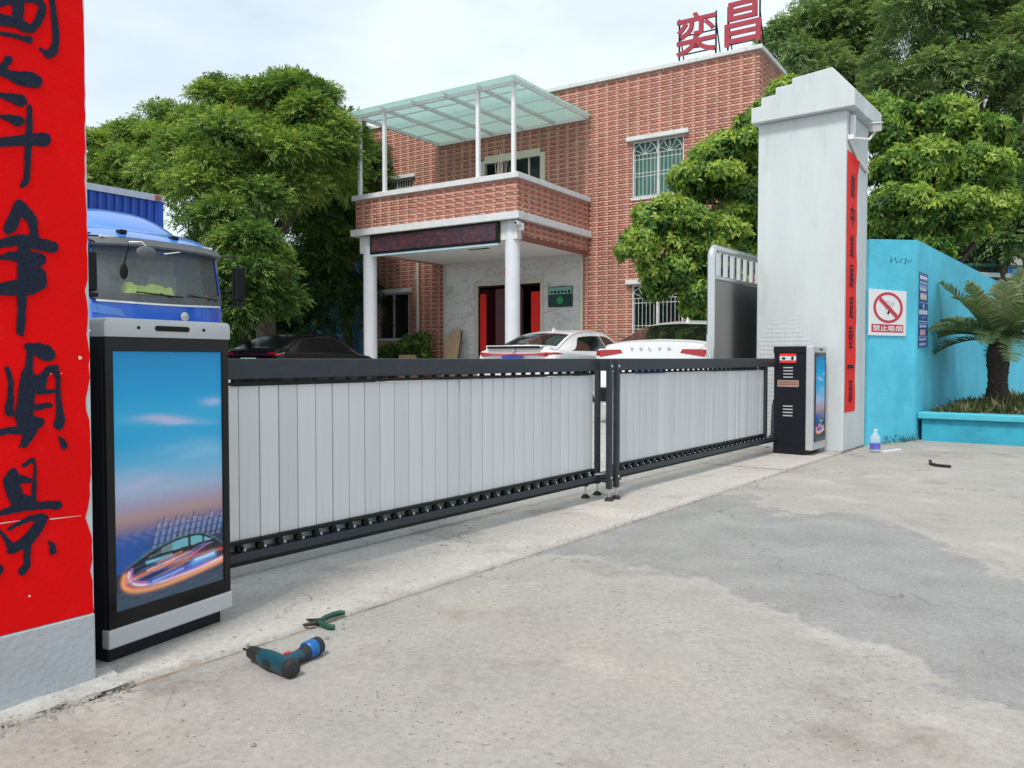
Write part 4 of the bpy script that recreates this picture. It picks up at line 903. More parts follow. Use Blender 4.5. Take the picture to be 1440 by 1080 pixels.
# ------------------------------------------------------------------ turquoise wall, planter, notices
P0 = G(RS1 + .005, .53); P1 = on_z(1287, 620); P1.z = 0; d2 = Vector((math.sin(R(38.3)), math.cos(R(38.3)), 0)); P2 = P1 + d2 * 22
bw = thing('boundary_wall', 'turquoise painted boundary wall running back from the white pillar', 'wall', (0, 0, 0))
def thick_wall(pts, th, z0, z1s, name, mt, parent, bevel=.015):
    mb = MB(); k = len(pts); nn = []
    for i in range(k):
        a = pts[max(i - 1, 0)]; b = pts[min(i + 1, k - 1)]; dd = (b - a).normalized(); nn.append(Vector((-dd.y, dd.x, 0)))
    vs = []
    for p, n_, z1 in zip(pts, nn, z1s): q = p + n_ * th; vs += [(p.x, p.y, z0), (q.x, q.y, z0), (q.x, q.y, z1), (p.x, p.y, z1)]
    fs = [(0, 1, 2, 3)[::-1], tuple(4 * (k - 1) + j for j in range(4))]
    for i in range(k - 1):
        for j in range(4): q = (j + 1) % 4; fs.append((4 * i + j, 4 * i + q, 4 * i + 4 + q, 4 * i + 4 + j))
    return mb.add(vs, fs).build(name, mt, parent, bevel=bevel)
thick_wall([P0, P1 + (P0 - P1).normalized() * .03 , P1 + d2 * .04, P2], .24, -.03, [2.36, 2.42, 2.42, 2.42], 'wall_body', M['bluewall'], bw)
# mould patches at the foot and below the top edge, as thin stains on the paint
fac_n = Vector(((P1 - P0).y, -(P1 - P0).x, 0)).normalized()
mb = MB()
for k in range(170):
    u_ = random.random() ** .5; p = P0.lerp(P1, u_) + fac_n * .002; zc = abs(random.gauss(0, .045)) + .004; rr = random.uniform(.003, .013) * (1.2 - u_ * .2); dd = (P1 - P0).normalized()
    nn = 8; b = [p + dd * (rr * random.uniform(.5, 1.3) * math.cos(6.28 * j / nn)) + Vector((0, 0, zc + rr * random.uniform(.5, 1.3) * math.sin(6.28 * j / nn))) + fac_n * (.0002 * k) for j in range(nn)]; mb.add(b, [tuple(range(nn))])
for k in range(26):
    u_ = random.uniform(.4, .85); p = P0.lerp(P1, u_) + fac_n * .002; zc = 2.16 + random.gauss(0, .02); rr = random.uniform(.004, .014); nn = 7
    b = [p + dd * (rr * random.uniform(.5, 1.3) * math.cos(6.28 * j / nn)) + Vector((0, 0, zc + rr * random.uniform(.5, 1.6) * math.sin(6.28 * j / nn))) + fac_n * (.0002 * k) for j in range(nn)]; mb.add(b, [tuple(range(nn))])
mb.build('mould_stain', M['grime'], bw)
# no smoking sign on the front facet
ns = thing('no_smoking_sign', 'white no-smoking sign with red ring on the turquoise wall', 'sign')
def facet(px_, py_, o=0.0): return on_plane(px_, py_, P0 + fac_n * o, fac_n)
q = [facet(1222, 471.5, .014), facet(1274, 471.5, .014), facet(1277, 407, .014), facet(1224, 406, .014)]
cen = (q[0] + q[2]) / 2; ux = (P1 - P0).normalized(); wS = (q[1] - q[0]).dot(ux); hS = q[3].z - q[0].z
ns.matrix_world = Matrix.Translation(q[0]) @ Matrix.Rotation(math.atan2(ux.y, ux.x), 4, 'Z')
MB().box(0, 0, 0, wS, .012, hS).build('panel', mat('white_sign_plastic', (.72, .72, .73), .35, var=.02), ns, bevel=.003)
M['signr'] = mat('sign_red', (.50, .025, .05), .45, var=.04); rO = wS * .40; zf = hS * .34 / rO; rI = rO * .82; cx, czz = wS * .5, hS * .615
mb = MB(); nn = 48; vs = []
for k in range(nn): t = 6.283 * k / nn; vs += [(cx + rO * math.cos(t), -.001, czz + rO * math.sin(t) * zf), (cx + rI * math.cos(t), -.001, czz + rI * math.sin(t) * zf)]
mb.add(vs, [(2 * k, 2 * ((k + 1) % nn), 2 * ((k + 1) % nn) + 1, 2 * k + 1) for k in range(nn)]); mb.build('red_ring', M['signr'], ns)
MB().bar((cx - rI * .72, -.0022, czz + rI * .68 * zf), (cx + rI * .72, -.0022, czz - rI * .68 * zf), .0005, wS * .075, up=(.68, 0, .9)).build('red_slash', M['signr'], ns)
def line(mb, pts, w_, y=-.0014):
    for (a, b), (c, e) in zip(pts[:-1], pts[1:]):
        L = math.hypot(c - a, e - b) + 1e-9; nx_, nz_ = -(e - b) / L * w_ / 2, (c - a) / L * w_ / 2
        mb.add([(cx + a + nx_, y, czz + b + nz_), (cx + c + nx_, y, czz + e + nz_), (cx + c - nx_, y, czz + e - nz_), (cx + a - nx_, y, czz + b - nz_)], [(0, 1, 2, 3)])
mb = MB(); k_ = min(rO, rO * zf) / .405
line(mb, [(-.03 * k_, -.17 * k_), (.06 * k_, -.06 * k_)], .075 * k_, -.0013)
line(mb, [(.05 * k_, -.02 * k_), (.19 * k_, .15 * k_), (.24 * k_, .11 * k_), (.10 * k_, -.06 * k_)], .008 * k_, -.0016)
line(mb, [(-.14 * k_, .12 * k_), (-.08 * k_, .16 * k_), (0, .16 * k_), (.04 * k_, .10 * k_), (.03 * k_, .04 * k_)], .012 * k_, -.0016); line(mb, [(-.10 * k_, -.08 * k_), (-.13 * k_, -.01 * k_), (-.08 * k_, .05 * k_), (-.03 * k_, .08 * k_)], .010 * k_, -.0016)
mb.build('cigarette', M['slot'], ns)
MB().box(wS * .06, -.0012, hS * .075, wS * .92, -.0004, hS * .25).build('red_band', M['signr'], ns)
fit_text('禁止吸烟', wS * .80, hS * .125, .0003, Matrix.Translation((wS * .09, -.002, hS * .10)), 'lettering', M['white'], ns, offset=.012)
# blue notice strip on the receding face
rec_n = Vector((d2.y, -d2.x, 0))
def raster_sheet(name, parent, corners, C, mt):
    nx, ny = C.shape[:2]; u, v = np.meshgrid(np.linspace(0, 1, nx), np.linspace(0, 1, ny), indexing='ij'); a, b, c, e = [np.array(x) for x in corners]   # tl tr br bl
    P = (a * ((1 - u) * (1 - v))[..., None] + b * (u * (1 - v))[..., None] + c * (u * v)[..., None] + e * ((1 - u) * v)[..., None]).reshape(-1, 3); idx = np.arange(nx * ny).reshape(nx, ny)
    Q = np.stack([idx[:-1, :-1], idx[:-1, 1:], idx[1:, 1:], idx[1:, :-1]], -1).reshape(-1, 4); return link(name, quads_mesh(name, P, Q, mt, {'col': C.reshape(-1, 3)}), parent)
nxn, nyn = 70, 240; u, v = np.meshgrid(np.linspace(0, 1, nxn), np.linspace(0, 1, nyn), indexing='ij'); C = np.tile(np.array(srgb(22, 74, 138)), (nxn, nyn, 1))
def txt(u0, u1, v0, v1, n_, col, dens=.7):
    for k in range(n_):
        a = u0 + (u1 - u0) * k / n_; b = a + (u1 - u0) / n_ * .86
        m = (u > a) & (u < b) & (v > v0) & (v < v1); g = (np.sin((u - a) * 95 + k * 2) > -.35) | (np.sin((v - v0) * 260 + k) > .2); C[m & g] = srgb(*col)
txt(.1, .9, .045, .085, 4, (225, 232, 240)); txt(.08, .92, .125, .145, 8, (190, 206, 226)); txt(.08, .92, .165, .18, 9, (170, 190, 216)); txt(.1, .86, .205, .24, 5, (210, 220, 234))
m = (u > .12) & (u < .86) & (v > .27) & (v < .36); C[m] = srgb(176, 150, 160); txt(.2, .8, .285, .345, 3, (230, 214, 214))
txt(.04, .96, .50, .56, 5, (226, 232, 240)); txt(.45, .58, .42, .49, 1, (210, 222, 238)); txt(.3, .75, .59, .60, 3, (190, 204, 226)); txt(.06, .94, .645, .665, 8, (196, 208, 228))
txt(.12, .84, .70, .735, 4, (206, 216, 232)); m = (u > .16) & (u < .72) & (v > .765) & (v < .84); C[m] = srgb(206, 150, 162); txt(.1, .86, .88, .91, 6, (190, 200, 230)); txt(.12, .8, .945, .975, 6, (200, 190, 224))
for v0 in (.195, .40, .685, .86): C[(np.abs(v - v0) < .003)] = srgb(150, 176, 208)
nt_ = thing('notice_poster', 'narrow dark blue printed notice pasted on the receding turquoise wall', 'poster')
cs = [on_plane(px_, py_, P1 + rec_n * .012, rec_n) for px_, py_ in ((1287, 382), (1303.5, 387.5), (1301.5, 484), (1284, 488.5))]
cs[0] = P1 + d2 * .06 + rec_n * .006 + Vector((0, 0, 2.05)); cs[3] = P1 + d2 * .05 + rec_n * .006 + Vector((0, 0, 1.13))
cs[1] = P1 + d2 * .54 + rec_n * .008 + Vector((0, 0, 2.05)); cs[2] = P1 + d2 * .52 + rec_n * .02 + Vector((0, 0, 1.15))
raster_sheet('print', nt_, cs, C, attr_mat('blue_poster_print', 'col', .5))
# planter: kerb wall with lip, starting at the wall corner and running outward
PL = G(0, 0); ps0 = 5.92
pla = thing('planter', 'low turquoise planter kerb in front of the boundary wall', 'planter', GO, GROT)
def gb(mb, s0, s1, t0, t1, z0, z1): return mb.box(s0, -t1, z0, s1, -t0, z1)
gb(MB(), ps0, ps0 + .2, .90, 6.5, -.03, .27).build('kerb', M['bluecurb'], pla, bevel=.012)
gb(MB(), ps0 - .05, ps0 + .24, .86, 6.5, .27, .345).build('lip', mat('turquoise_lip_paint', (.07, .45, .56), .75, var=.12, scale=5, bump=.4), pla, bevel=.012)
gb(MB(), ps0 + .2, ps0 + 8, 1.0, 6.5, -.03, .26).build('soil', M['soil'], pla)
# blue shed behind the wall on the right
shd = thing('metal_shed', 'blue corrugated shed with green roof edge behind the turquoise wall', 'shed', on_z(1408, 640), R(-49 + 90)); shd.location = (11.75, 19.1, 0); shd.rotation_euler = (0, 0, R(18))
M['shedblue'] = mat('blue_corrugated_sheet', (.03, .28, .68), .45, var=.1)
mb = MB(); n = 60
vs = []
for i in range(n + 1): x = i * .05; y = .012 * (1 if i % 4 < 2 else -1); vs += [(x, y, 0), (x, y, 3.15)]
MB().add(vs, [(2 * i, 2 * i + 2, 2 * i + 3, 2 * i + 1) for i in range(n)]).build('wall_sheet', M['shedblue'], shd, recalc=False)
MB().box(-1.2, -.06, 3.15, 3.2, 2.4, 3.21).build('roof', M['green_paint'], shd)
MB().box(-1.1, 2.2, 0, 3.0, 2.3, 3.15).build('back_wall', M['shedblue'], shd)
MB().box(-1.1, -.1, 2.9, -.02, -.06, 3.0).build('rail', M['white'], shd)
# ------------------------------------------------------------------ cars
def car_paint(name, col, rough=.25, metal=0.0): return mat(name, col, rough, metal, var=.015, scale=2, coat=.8)
M['dullglass'] = mat('dull_black_glass', (.004, .004, .005), .3, var=0, spec=.1)  # darker, duller copy of the car glass, reflections held down
M['carwhite'] = car_paint('white_car_paint', (.74, .745, .75)); M['carblack'] = mat('black_car_paint', (.005, .005, .006), .25, var=.02, spec=.3)
M['lampred'] = mat('red_lamp_lens', (.34, .004, .008), .15, var=.1, scale=30, coat=.6); M['plateblue'] = mat('blue_number_plate', (.02, .06, .30), .4)
M['truckgrey0'] = mat('dark_chrome', (.30, .30, .31), .3, .6)
M['rim'] = mat('alloy_rim', (.4, .4, .42), .3, .8); M['platen'] = mat('green_number_plate', (.35, .55, .42), .4)
def cr_interp(P, sub):
    """Catmull-Rom through the rows of P"""
    P = np.asarray(P, float); n = len(P); E = np.concatenate([[2 * P[0] - P[1]], P, [2 * P[-1] - P[-2]]]); out_ = []; par = []
    for i in range(n - 1):
        p0, p1, p2, p3 = E[i], E[i + 1], E[i + 2], E[i + 3]
        for k in range(sub):
            t = k / sub; out_.append(.5 * (2 * p1 + (p2 - p0) * t + (2 * p0 - 5 * p1 + 4 * p2 - p3) * t * t + (3 * p1 - p0 - 3 * p2 + p3) * t ** 3)); par.append(i + t)
    out_.append(P[-1]); par.append(n - 1.0); return np.array(out_), np.array(par)
def make_car(label, loc, az, st, paint, group, rw, ww, sw, wheels, wr=.33, light=None, extras=None, name='parked_car', cat='car'):
    """st rows: xb, xt, half width, belt z, top half width, top z. x = 0 at the tail. rw/ww/sw: station ranges of rear, wind and side glass"""
    c = thing(name, label, cat, loc, math.pi / 2 - az, group)
    secs = []
    for xb, xt, yw, zb, yt, zt in st:
        rows = [(.55 * yw, .20), (.93 * yw, .24), (1.0 * yw, .50), (yw * .995, zb - .12), (yw * .955, zb), (yt + .035, zt - .085), (yt, zt - .035), (yt * .62, zt - .004), (0, zt + .012)]
        H = max(zt, .3); secs.append([(xb + (xt - xb) * min(1, max(0, (z - .25) / (H - .25))), y, z) for y, z in rows])
    A = np.array(secs); A1, up_ = cr_interp(A, 6); A2, vp = cr_interp(np.swapaxes(A1, 0, 1), 4); A2 = np.swapaxes(A2, 0, 1)
    nu, nv = A2.shape[:2]
    body = MB()
    for sgn in (1, -1):
        for i in range(nu - 1):
            for j in range(nv - 1): body.add([(p[0], p[1] * sgn, p[2]) for p in (A2[i, j], A2[i + 1, j], A2[i + 1, j + 1], A2[i, j + 1])], [(0, 1, 2, 3)])
    for i_ in (0, nu - 1):
        ring = [(p[0], p[1], p[2]) for p in A2[i_]] + [(p[0], -p[1], p[2]) for p in A2[i_][::-1][1:]]; body.add(ring, [tuple(range(len(ring)))])
    me = body.mesh('body', paint, recalc=False); bm = bmesh.new(); bm.from_mesh(me); bmesh.ops.remove_doubles(bm, verts=bm.verts, dist=1e-4); bmesh.ops.recalc_face_normals(bm, faces=bm.faces); bm.to_mesh(me); bm.free()
    me.shade_smooth(); me.set_sharp_from_angle(angle=R(42)); link('body', me, c)
    def surf(u_, v_):
        fu = min(max(u_ * 6, 0), nu - 1.001); fv = min(max(v_ * 4, 0), nv - 1.001); i, j = int(fu), int(fv); a_, b_ = fu - i, fv - j
        p = A2[i, j] * (1 - a_) * (1 - b_) + A2[i + 1, j] * a_ * (1 - b_) + A2[i + 1, j + 1] * a_ * b_ + A2[i, j + 1] * (1 - a_) * b_
        n_ = np.cross(A2[i + 1, j] - A2[i, j], A2[i, j + 1] - A2[i, j]); n_ = n_ / (np.linalg.norm(n_) + 1e-9)
        if n_[1] * 1.0 + n_[2] * .6 < 0: n_ = -n_
        return p + n_ * .004
    def patch(name, fn, n1, n2, sgns, mt_=None):
        for sgn in sgns:
            vs = [surf(*fn(i / n1, j / n2)) for i in range(n1 + 1) for j in range(n2 + 1)]; vs = [(p[0], p[1] * sgn, p[2]) for p in vs]
            MB().add(vs, [(i * (n2 + 1) + j, i * (n2 + 1) + j + 1, (i + 1) * (n2 + 1) + j + 1, (i + 1) * (n2 + 1) + j) for i in range(n1) for j in range(n2)]).build(name, mt_ or M['carglass'], c, smooth=60)
    def full(name, r0, r1):
        n1, n2 = 10, 24; vs = []
        for i in range(n1 + 1):
            for j in range(n2 + 1):
                q = j / n2 * 2 - 1; p = surf(r0 + (r1 - r0) * i / n1, 8 - 1.85 * abs(q)); vs.append((p[0], p[1] * (1 if q >= 0 else -1), p[2]))
        MB().add(vs, [(i * (n2 + 1) + j, i * (n2 + 1) + j + 1, (i + 1) * (n2 + 1) + j + 1, (i + 1) * (n2 + 1) + j) for i in range(n1) for j in range(n2)]).build(name, M['carglass'], c, smooth=60)
    full('rear_window', *rw); full('windscreen', *ww)
    mid = (sw[0] + sw[1]) / 2 + .1
    ul = lambda q: sw[0] + .12 + .72 * q ** .8; ur = lambda q: sw[1] - .1 - .72 * q ** .9
    vq = lambda q: 4.12 + .74 * q
    patch('side_window', lambda a_, q: (ul(q) + (mid - .03 - ul(q)) * a_, vq(q)), 12, 6, (1, -1)); patch('side_window', lambda a_, q: (mid + .03 + (ur(q) - mid - .03) * a_, vq(q)), 12, 6, (1, -1))
    yw = st[3][2]
    tyre = MB().lathe([(wr * .62, -.1), (wr * .95, -.105), (wr, -.07), (wr, .07), (wr * .95, .105), (wr * .62, .1)], 28, (0, 0, 0), Matrix.Rotation(R(90), 3, 'X')).mesh('tyre', M['rubber'], smooth=40)
    rimb = MB().lathe([(.02, -.09), (wr * .2, -.095), (wr * .6, -.06), (wr * .63, -.1), (wr * .66, -.1), (wr * .66, .1)], 20, (0, 0, 0), Matrix.Rotation(R(90), 3, 'X'))
    for k in range(5): t = k * 1.2566; rimb.bar((.03 * math.cos(t), .09, .03 * math.sin(t)), (wr * .62 * math.cos(t), .09, wr * .62 * math.sin(t)), .05, .03, up=(0, 1, 0))
    rim = rimb.mesh('rim', M['rim'], smooth=40)
    for x in wheels:
        for sgn in (1, -1):
            arch = MB().lathe([(wr + .06, -.008), (wr + .06, .0)], 28, (0, 0, 0), Matrix.Rotation(R(90), 3, 'X')).build('wheel_arch', M['slot'], c, loc=(x, sgn * (yw + .002) + (.0 if sgn > 0 else -.0), wr))
            w_ = link('wheel', tyre, c, (x, sgn * (yw - .085), wr)); r_ = link('rim', rim, w_, (0, 0, 0), (0, 0, math.pi if sgn > 0 else 0))
    c_api = (patch, st[0]); 
    if extras: extras(c, patch, st[0])
    return c
CAZ = R(33)
def place(px_rear_left, depth, z=.131): return Vector(((px_rear_left - 720) / F * depth, depth, z))
CE = Vector((math.cos(CAZ), -math.sin(CAZ), 0)); CD = Vector((math.sin(CAZ), math.cos(CAZ), 0))
# local x = forward (CD), local y = left (-CE)
sedan = [(.03, .13, .74, .98, .64, 1.07), (.10, .25, .86, 1.00, .68, 1.115), (.62, .50, .905, 1.00, .68, 1.10), (1.50, 1.35, .92, .98, .56, 1.385), (2.3, 2.25, .92, .96, .57, 1.455), (3.0, 2.85, .92, .94, .56, 1.40), (3.85, 3.72, .91, .92, .66, 1.02), (4.5, 4.42, .88, .80, .64, .90), (4.82, 4.78, .74, .70, .52, .76)]
def ex_white_sedan(c, patch, s0):
    vs = []
    mb = MB()   # full-width tail lamp with wrapped arrow ends
    prof = [(-.70, .965, .925, .085), (-.2, .957, .937, .060), (.2, .957, .937, .060), (.70, .965, .925, .085)]
    for a, b in zip(prof[:-1], prof[1:]): mb.add([(a[3] - .012, a[0], a[2]), (b[3] - .012, b[0], b[2]), (b[3] + .004, b[0], b[1]), (a[3] + .004, a[0], a[1]), (a[3] + .1, a[0], a[2]), (b[3] + .1, b[0], b[2]), (b[3] + .1, b[0], b[1]), (a[3] + .1, a[0], a[1])], [(0, 1, 2, 3), (4, 5, 6, 7), (3, 2, 6, 7), (0, 1, 5, 4)])
    mb.build('light_bar', M['lampred'], c)
    def xr(z): return s0[0] + (s0[1] - s0[0]) * (z - .25) / (s0[5] - .25) - .006
    for sgn in (1, -1):
        MB().add([(xr(z), sgn * y, z) for y, z in ((.50, .93), (.735, .90), (.735, .985), (.50, .965))] + [(xr(z) + .02, sgn * y, z) for y, z in ((.50, .93), (.735, .90), (.735, .985), (.50, .965))], [(0, 1, 2, 3), (4, 5, 6, 7), (0, 1, 5, 4), (1, 2, 6, 5), (2, 3, 7, 6), (3, 0, 4, 7)]).build('tail_light', M['lampred'], c)
    patch('tail_light', lambda a_, q: (.0 + 1.7 * a_, 3.35 + (.62 * (1 - .75 * a_)) * q), 12, 4, (1, -1), M['lampred'])
    mb = MB(); mb.box(.08, -.62, 1.075, .30, .62, 1.112); mb.build('spoiler', M['carwhite'], c, bevel=.01, seg=2); MB().box(.065, -.58, 1.055, .09, .58, 1.098).build('spoiler_insert', M['slot'], c)
    MB().box(.035, -.22, .80, .055, .22, .92).build('number_plate', M['plateblue'], c)
    MB().lathe([(.034, 0), (.034, .006)], 20, (0, 0, 0), Matrix.Rotation(R(-90), 3, 'Y') ).build('emblem', M['steel'], c, loc=(.083, 0, 1.02))
    mb = MB(); mb.add([(1.55, .02, 1.41), (1.55, -.02, 1.41), (1.75, 0, 1.43), (1.58, 0, 1.50)], [(0, 1, 3), (1, 2, 3), (2, 0, 3), (0, 2, 1)]); mb.build('antenna_fin', M['carwhite'], c)
    MB().box(.0, -.75, .30, .10, .75, .55).build('rear_bumper', M['black'], c, bevel=.02)
cam1 = place(662, 15.5)
make_car('white sedan with full-width red tail light bar and black rear spoiler', cam1 + CE * .92, CAZ, sedan, M['carwhite'], 'cars parked in the yard', (2.12, 2.88), (5.1, 5.9), (2.25, 5.85, .75, .7), (1.05, 3.85), extras=ex_white_sedan)
sedan2 = [(.03, .12, .78, .98, .66, 1.06), (.10, .24, .88, 1.00, .70, 1.10), (.50, .40, .915, 1.00, .70, 1.11), (1.55, 1.42, .93, .99, .57, 1.40), (2.3, 2.25, .93, .97, .58, 1.46), (3.0, 2.85, .93, .95, .57, 1.41), (3.85, 3.72, .92, .93, .66, 1.03), (4.5, 4.42, .89, .82, .64, .92), (4.85, 4.8, .76, .72, .52, .78)]
def ex_volvo(c, patch, s0):
    def xr(z): return s0[0] + (s0[1] - s0[0]) * (z - .25) / (s0[5] - .25) - .006
    for sgn in (1, -1):
        MB().add([(xr(z), sgn * y, z) for y, z in ((.42, .945), (.765, .89), (.765, .99), (.45, .995))] + [(xr(z) + .02, sgn * y, z) for y, z in ((.42, .945), (.765, .89), (.765, .99), (.45, .995))], [(0, 1, 2, 3), (4, 5, 6, 7), (0, 1, 5, 4), (1, 2, 6, 5), (2, 3, 7, 6), (3, 0, 4, 7)]).build('tail_light', M['lampred'], c)
    patch('tail_light', lambda a_, q: (.0 + 1.2 * a_, 3.2 + (.82 * (1 - .5 * a_)) * q), 12, 4, (1, -1), M['lampred'])
    for k, ch in enumerate('VOLVO'):
        # reads from behind: letters run along -y as seen from the tail
        y0 = .30 - k * .135
        fit_text(ch, .045, .036, .003, Matrix.Translation((s0[0] + (s0[1] - s0[0]) * .93 - .014, y0, .985)) @ Matrix.Rotation(R(-90), 4, 'Z'), 'letter', M['truckgrey0'], c)
    MB().box(.035, -.22, .66, .055, .22, .80).build('number_plate', M['plateblue'], c)
    mb = MB(); mb.add([(1.62, .02, 1.43), (1.62, -.02, 1.43), (1.80, 0, 1.45), (1.65, 0, 1.51)], [(0, 1, 3), (1, 2, 3), (2, 0, 3), (0, 2, 1)]); mb.build('antenna_fin', M['carwhite'], c)
    MB().box(.0, -.80, .26, .12, .80, .46).build('rear_bumper', M['black'], c, bevel=.02)
make_car('white sedan with spaced letters on its boot lid next to the stainless gate', place(826, 11.5) + CE * .93, R(31), sedan2, M['carwhite'], 'cars parked in the yard', (2.1, 2.9), (5.1, 5.9), (2.3, 5.85, .75, .7), (1.05, 3.85), extras=ex_volvo)
make_car('white car roof showing between the two white sedans', place(842, 20.0) + CE * .9, CAZ, sedan2, M['carwhite'], 'cars parked in the yard', (2.1, 2.9), (5.1, 5.9), (2.3, 5.85, .75, .7), (1.05, 3.85))
suv = [(.03, .14, .78, 1.02, .66, 1.12), (.10, .26, .88, 1.06, .70, 1.18), (.40, .36, .915, 1.07, .68, 1.20), (1.25, 1.15, .93, 1.05, .58, 1.50), (2.2, 2.15, .93, 1.03, .60, 1.60), (3.0, 2.85, .93, 1.0, .58, 1.54), (3.8, 3.65, .92, .98, .68, 1.12), (4.4, 4.32, .89, .88, .66, 1.0), (4.7, 4.66, .76, .76, .52, .82)]
def ex_black(c, patch, s0):
    MB().box(.055, -.72, .985, .15, .72, 1.03).build('light_bar', mat('dark_red_lens', (.03, .002, .003), .15, coat=.5), c)
    def xr(z): return s0[0] + (s0[1] - s0[0]) * (z - .25) / (s0[5] - .25) - .006
    for sgn in (1, -1):
        MB().add([(xr(z), sgn * y, z) for y, z in ((.50, 1.0), (.755, .96), (.755, 1.06), (.52, 1.05))] + [(xr(z) + .02, sgn * y, z) for y, z in ((.50, 1.0), (.755, .96), (.755, 1.06), (.52, 1.05))], [(0, 1, 2, 3), (4, 5, 6, 7), (0, 1, 5, 4), (1, 2, 6, 5), (2, 3, 7, 6), (3, 0, 4, 7)]).build('tail_light', M['lampred'], c)
    patch('tail_light', lambda a_, q: (.0 + 1.3 * a_, 3.5 + (.5 * (1 - .7 * a_)) * q), 12, 4, (1, -1), M['lampred'])
    MB().box(.04, -.22, .80, .06, .22, .93).build('number_plate', M['platen'], c); MB().box(.02, -.7, .60, .08, .7, .68).build('chrome_strip', M['steel'], c)
    for sgn in (1, -1): mb = MB(); mb.tube([(.6, sgn * .74, 1.17), (1.2, sgn * .63, 1.47), (2.2, sgn * .625, 1.565), (3.0, sgn * .62, 1.50)], .012, 6); mb.build('window_trim', M['steel'], c, smooth=60)
make_car('black sport utility car parked under the dark trees', place(312, 19.4) + CE * .92, R(22), suv, M['carblack'], 'cars parked in the yard', (2.1, 2.9), (5.1, 5.9), (2.2, 5.8, .75, .7), (1.0, 3.75), wr=.36, extras=ex_black).scale = (1, 1, .95)
for o_ in bpy.data.objects:
    if o_.parent and o_.parent.get('label', '').startswith('black sport') and ('window' in o_.name or 'windscreen' in o_.name): o_.data.materials[0] = M['dullglass']

# ------------------------------------------------------------------ blue box truck facing the gate (gate frame axes)
M['truckblue'] = car_paint('blue_truck_paint', (.010, .10, .56), .3); M['deflector'] = car_paint('pale_blue_fairing', (.055, .20, .60), .3); M['truckgrey'] = mat('grey_plastic', (.10, .105, .115), .55)
M['containerblue'] = mat('container_blue', (.014, .07, .38), .5, var=.15, scale=4); M['screen'] = glass('windscreen_glass', (.42, .48, .48), .04, .24); M['interior'] = mat('cab_interior', (.36, .39, .39), .85, var=.2)  # windscreen's pale grey imitates reflected sky and trees; cab interior lightened with it
tr = thing('box_truck', 'blue box truck with roof deflector parked behind the near cabinet', 'truck', G(2.22, -9.7), GROT + R(2))
HW = 1.15
def front_y(x, z):     # plan curve and rake of the cab front
    return .22 * (abs(x) / HW) ** 3.2 + max(0, z - 2.0) * .20
def cab_patch(mb, x0, x1, z0, z1, off=0, n=14, m=6, zfun=None):
    vs = []
    for j in range(m + 1):
        for i in range(n + 1):
            x = x0 + (x1 - x0) * i / n; z = z0 + (z1 - z0) * j / m
            if zfun: z = zfun(x, z)
            vs.append((x, front_y(x, z) - off, z))
    return mb.add(vs, [(j * (n + 1) + i, j * (n + 1) + i + 1, (j + 1) * (n + 1) + i + 1, (j + 1) * (n + 1) + i) for j in range(m) for i in range(n)])
bow = lambda x: .05 * (1 - (x / HW) ** 2)
# cab shell: front below the windscreen, pillars, sides, back, roof
mb = MB(); cab_patch(mb, -HW, HW, .75, 1.98, 0, 24, 10)
cab_patch(mb, -HW, -HW + .07, 1.98, 2.84, 0, 2, 6); cab_patch(mb, HW - .07, HW, 1.98, 2.84, 0, 2, 6)
for sg_ in (-1, 1):
    x = sg_ * HW; ys = [front_y(HW, z) for z in (.75, 1.98, 2.84, 2.98)]
    mb.add([(x, ys[0], .75), (x, 1.95, .75), (x, 1.95, 1.98), (x, ys[1], 1.98)], [(0, 1, 2, 3)]); mb.add([(x, 1.3, 1.98), (x, 1.95, 1.98), (x, 1.95, 2.98), (x, 1.3, 2.98)], [(0, 1, 2, 3)]); mb.add([(x, ys[2], 2.84), (x, 1.3, 2.84), (x, 1.3, 2.98), (x, ys[3], 2.98)], [(0, 1, 2, 3)])
mb.add([(-HW, 1.95, .75), (HW, 1.95, .75), (HW, 1.95, 2.98), (-HW, 1.95, 2.98)], [(0, 1, 2, 3)]); mb.add([(-HW, front_y(HW, 2.98), 2.98), (HW, front_y(HW, 2.98), 2.98), (HW, 1.95, 3.0), (-HW, 1.95, 3.0)], [(0, 1, 2, 3)])
cab = mb.build('cab', M['truckblue'], tr, smooth=40, recalc=False)
for sg_ in (-1, 1): x = sg_ * HW * .996; MB().add([(x, front_y(HW, 2.0) + .04, 1.98), (x, 1.3, 1.98), (x, 1.3, 2.84), (x, front_y(HW, 2.84) + .04, 2.84)], [(0, 1, 2, 3)]).build('side_window', M['carglass'], cab)
# inside: dark back, dashboard, seats, hi-vis vest, papers, plant
mb = MB(); mb.box(-HW + .06, 1.6, 1.2, HW - .06, 1.66, 2.8); mb.box(-HW + .05, .30, 1.2, HW - .05, .75, 1.96); mb.box(-.9, 1.2, 1.2, -.35, 1.5, 2.5); mb.box(.35, 1.2, 1.2, .9, 1.5, 2.5); mb.build('interior', M['interior'], cab, bevel=.02)
mb = MB(); cab_patch(mb, -HW + .07, HW - .07, 1.98, 2.80, -.012, 20, 6, lambda x, z: z); mb.build('windscreen', M['screen'], cab, smooth=60, recalc=False)
mb = MB(); cab_patch(mb, -HW - .002, HW + .002, 1.90, 2.02, .012, 24, 2, lambda x, z: z + (.03 + (.09 if z > 1.95 else .0)) * (abs(x) / HW) ** 4); mb.build('cowl', M['truckgrey'], cab, smooth=40, recalc=False)
mb = MB(); cab_patch(mb, -HW + .05, HW - .05, 1.865, 1.895, .016, 24, 2, lambda x, z: z + .03 * (abs(x) / HW) ** 2); mb.build('bright_trim', M['white'], cab, smooth=40, recalc=False)
for sg_ in (-1, 1): mb = MB(); cab_patch(mb, sg_ * (HW - .06), sg_ * HW, 1.95, 2.86, .010, 3, 6); mb.build('pillar_trim', M['truckblue'], cab, smooth=40, recalc=False)
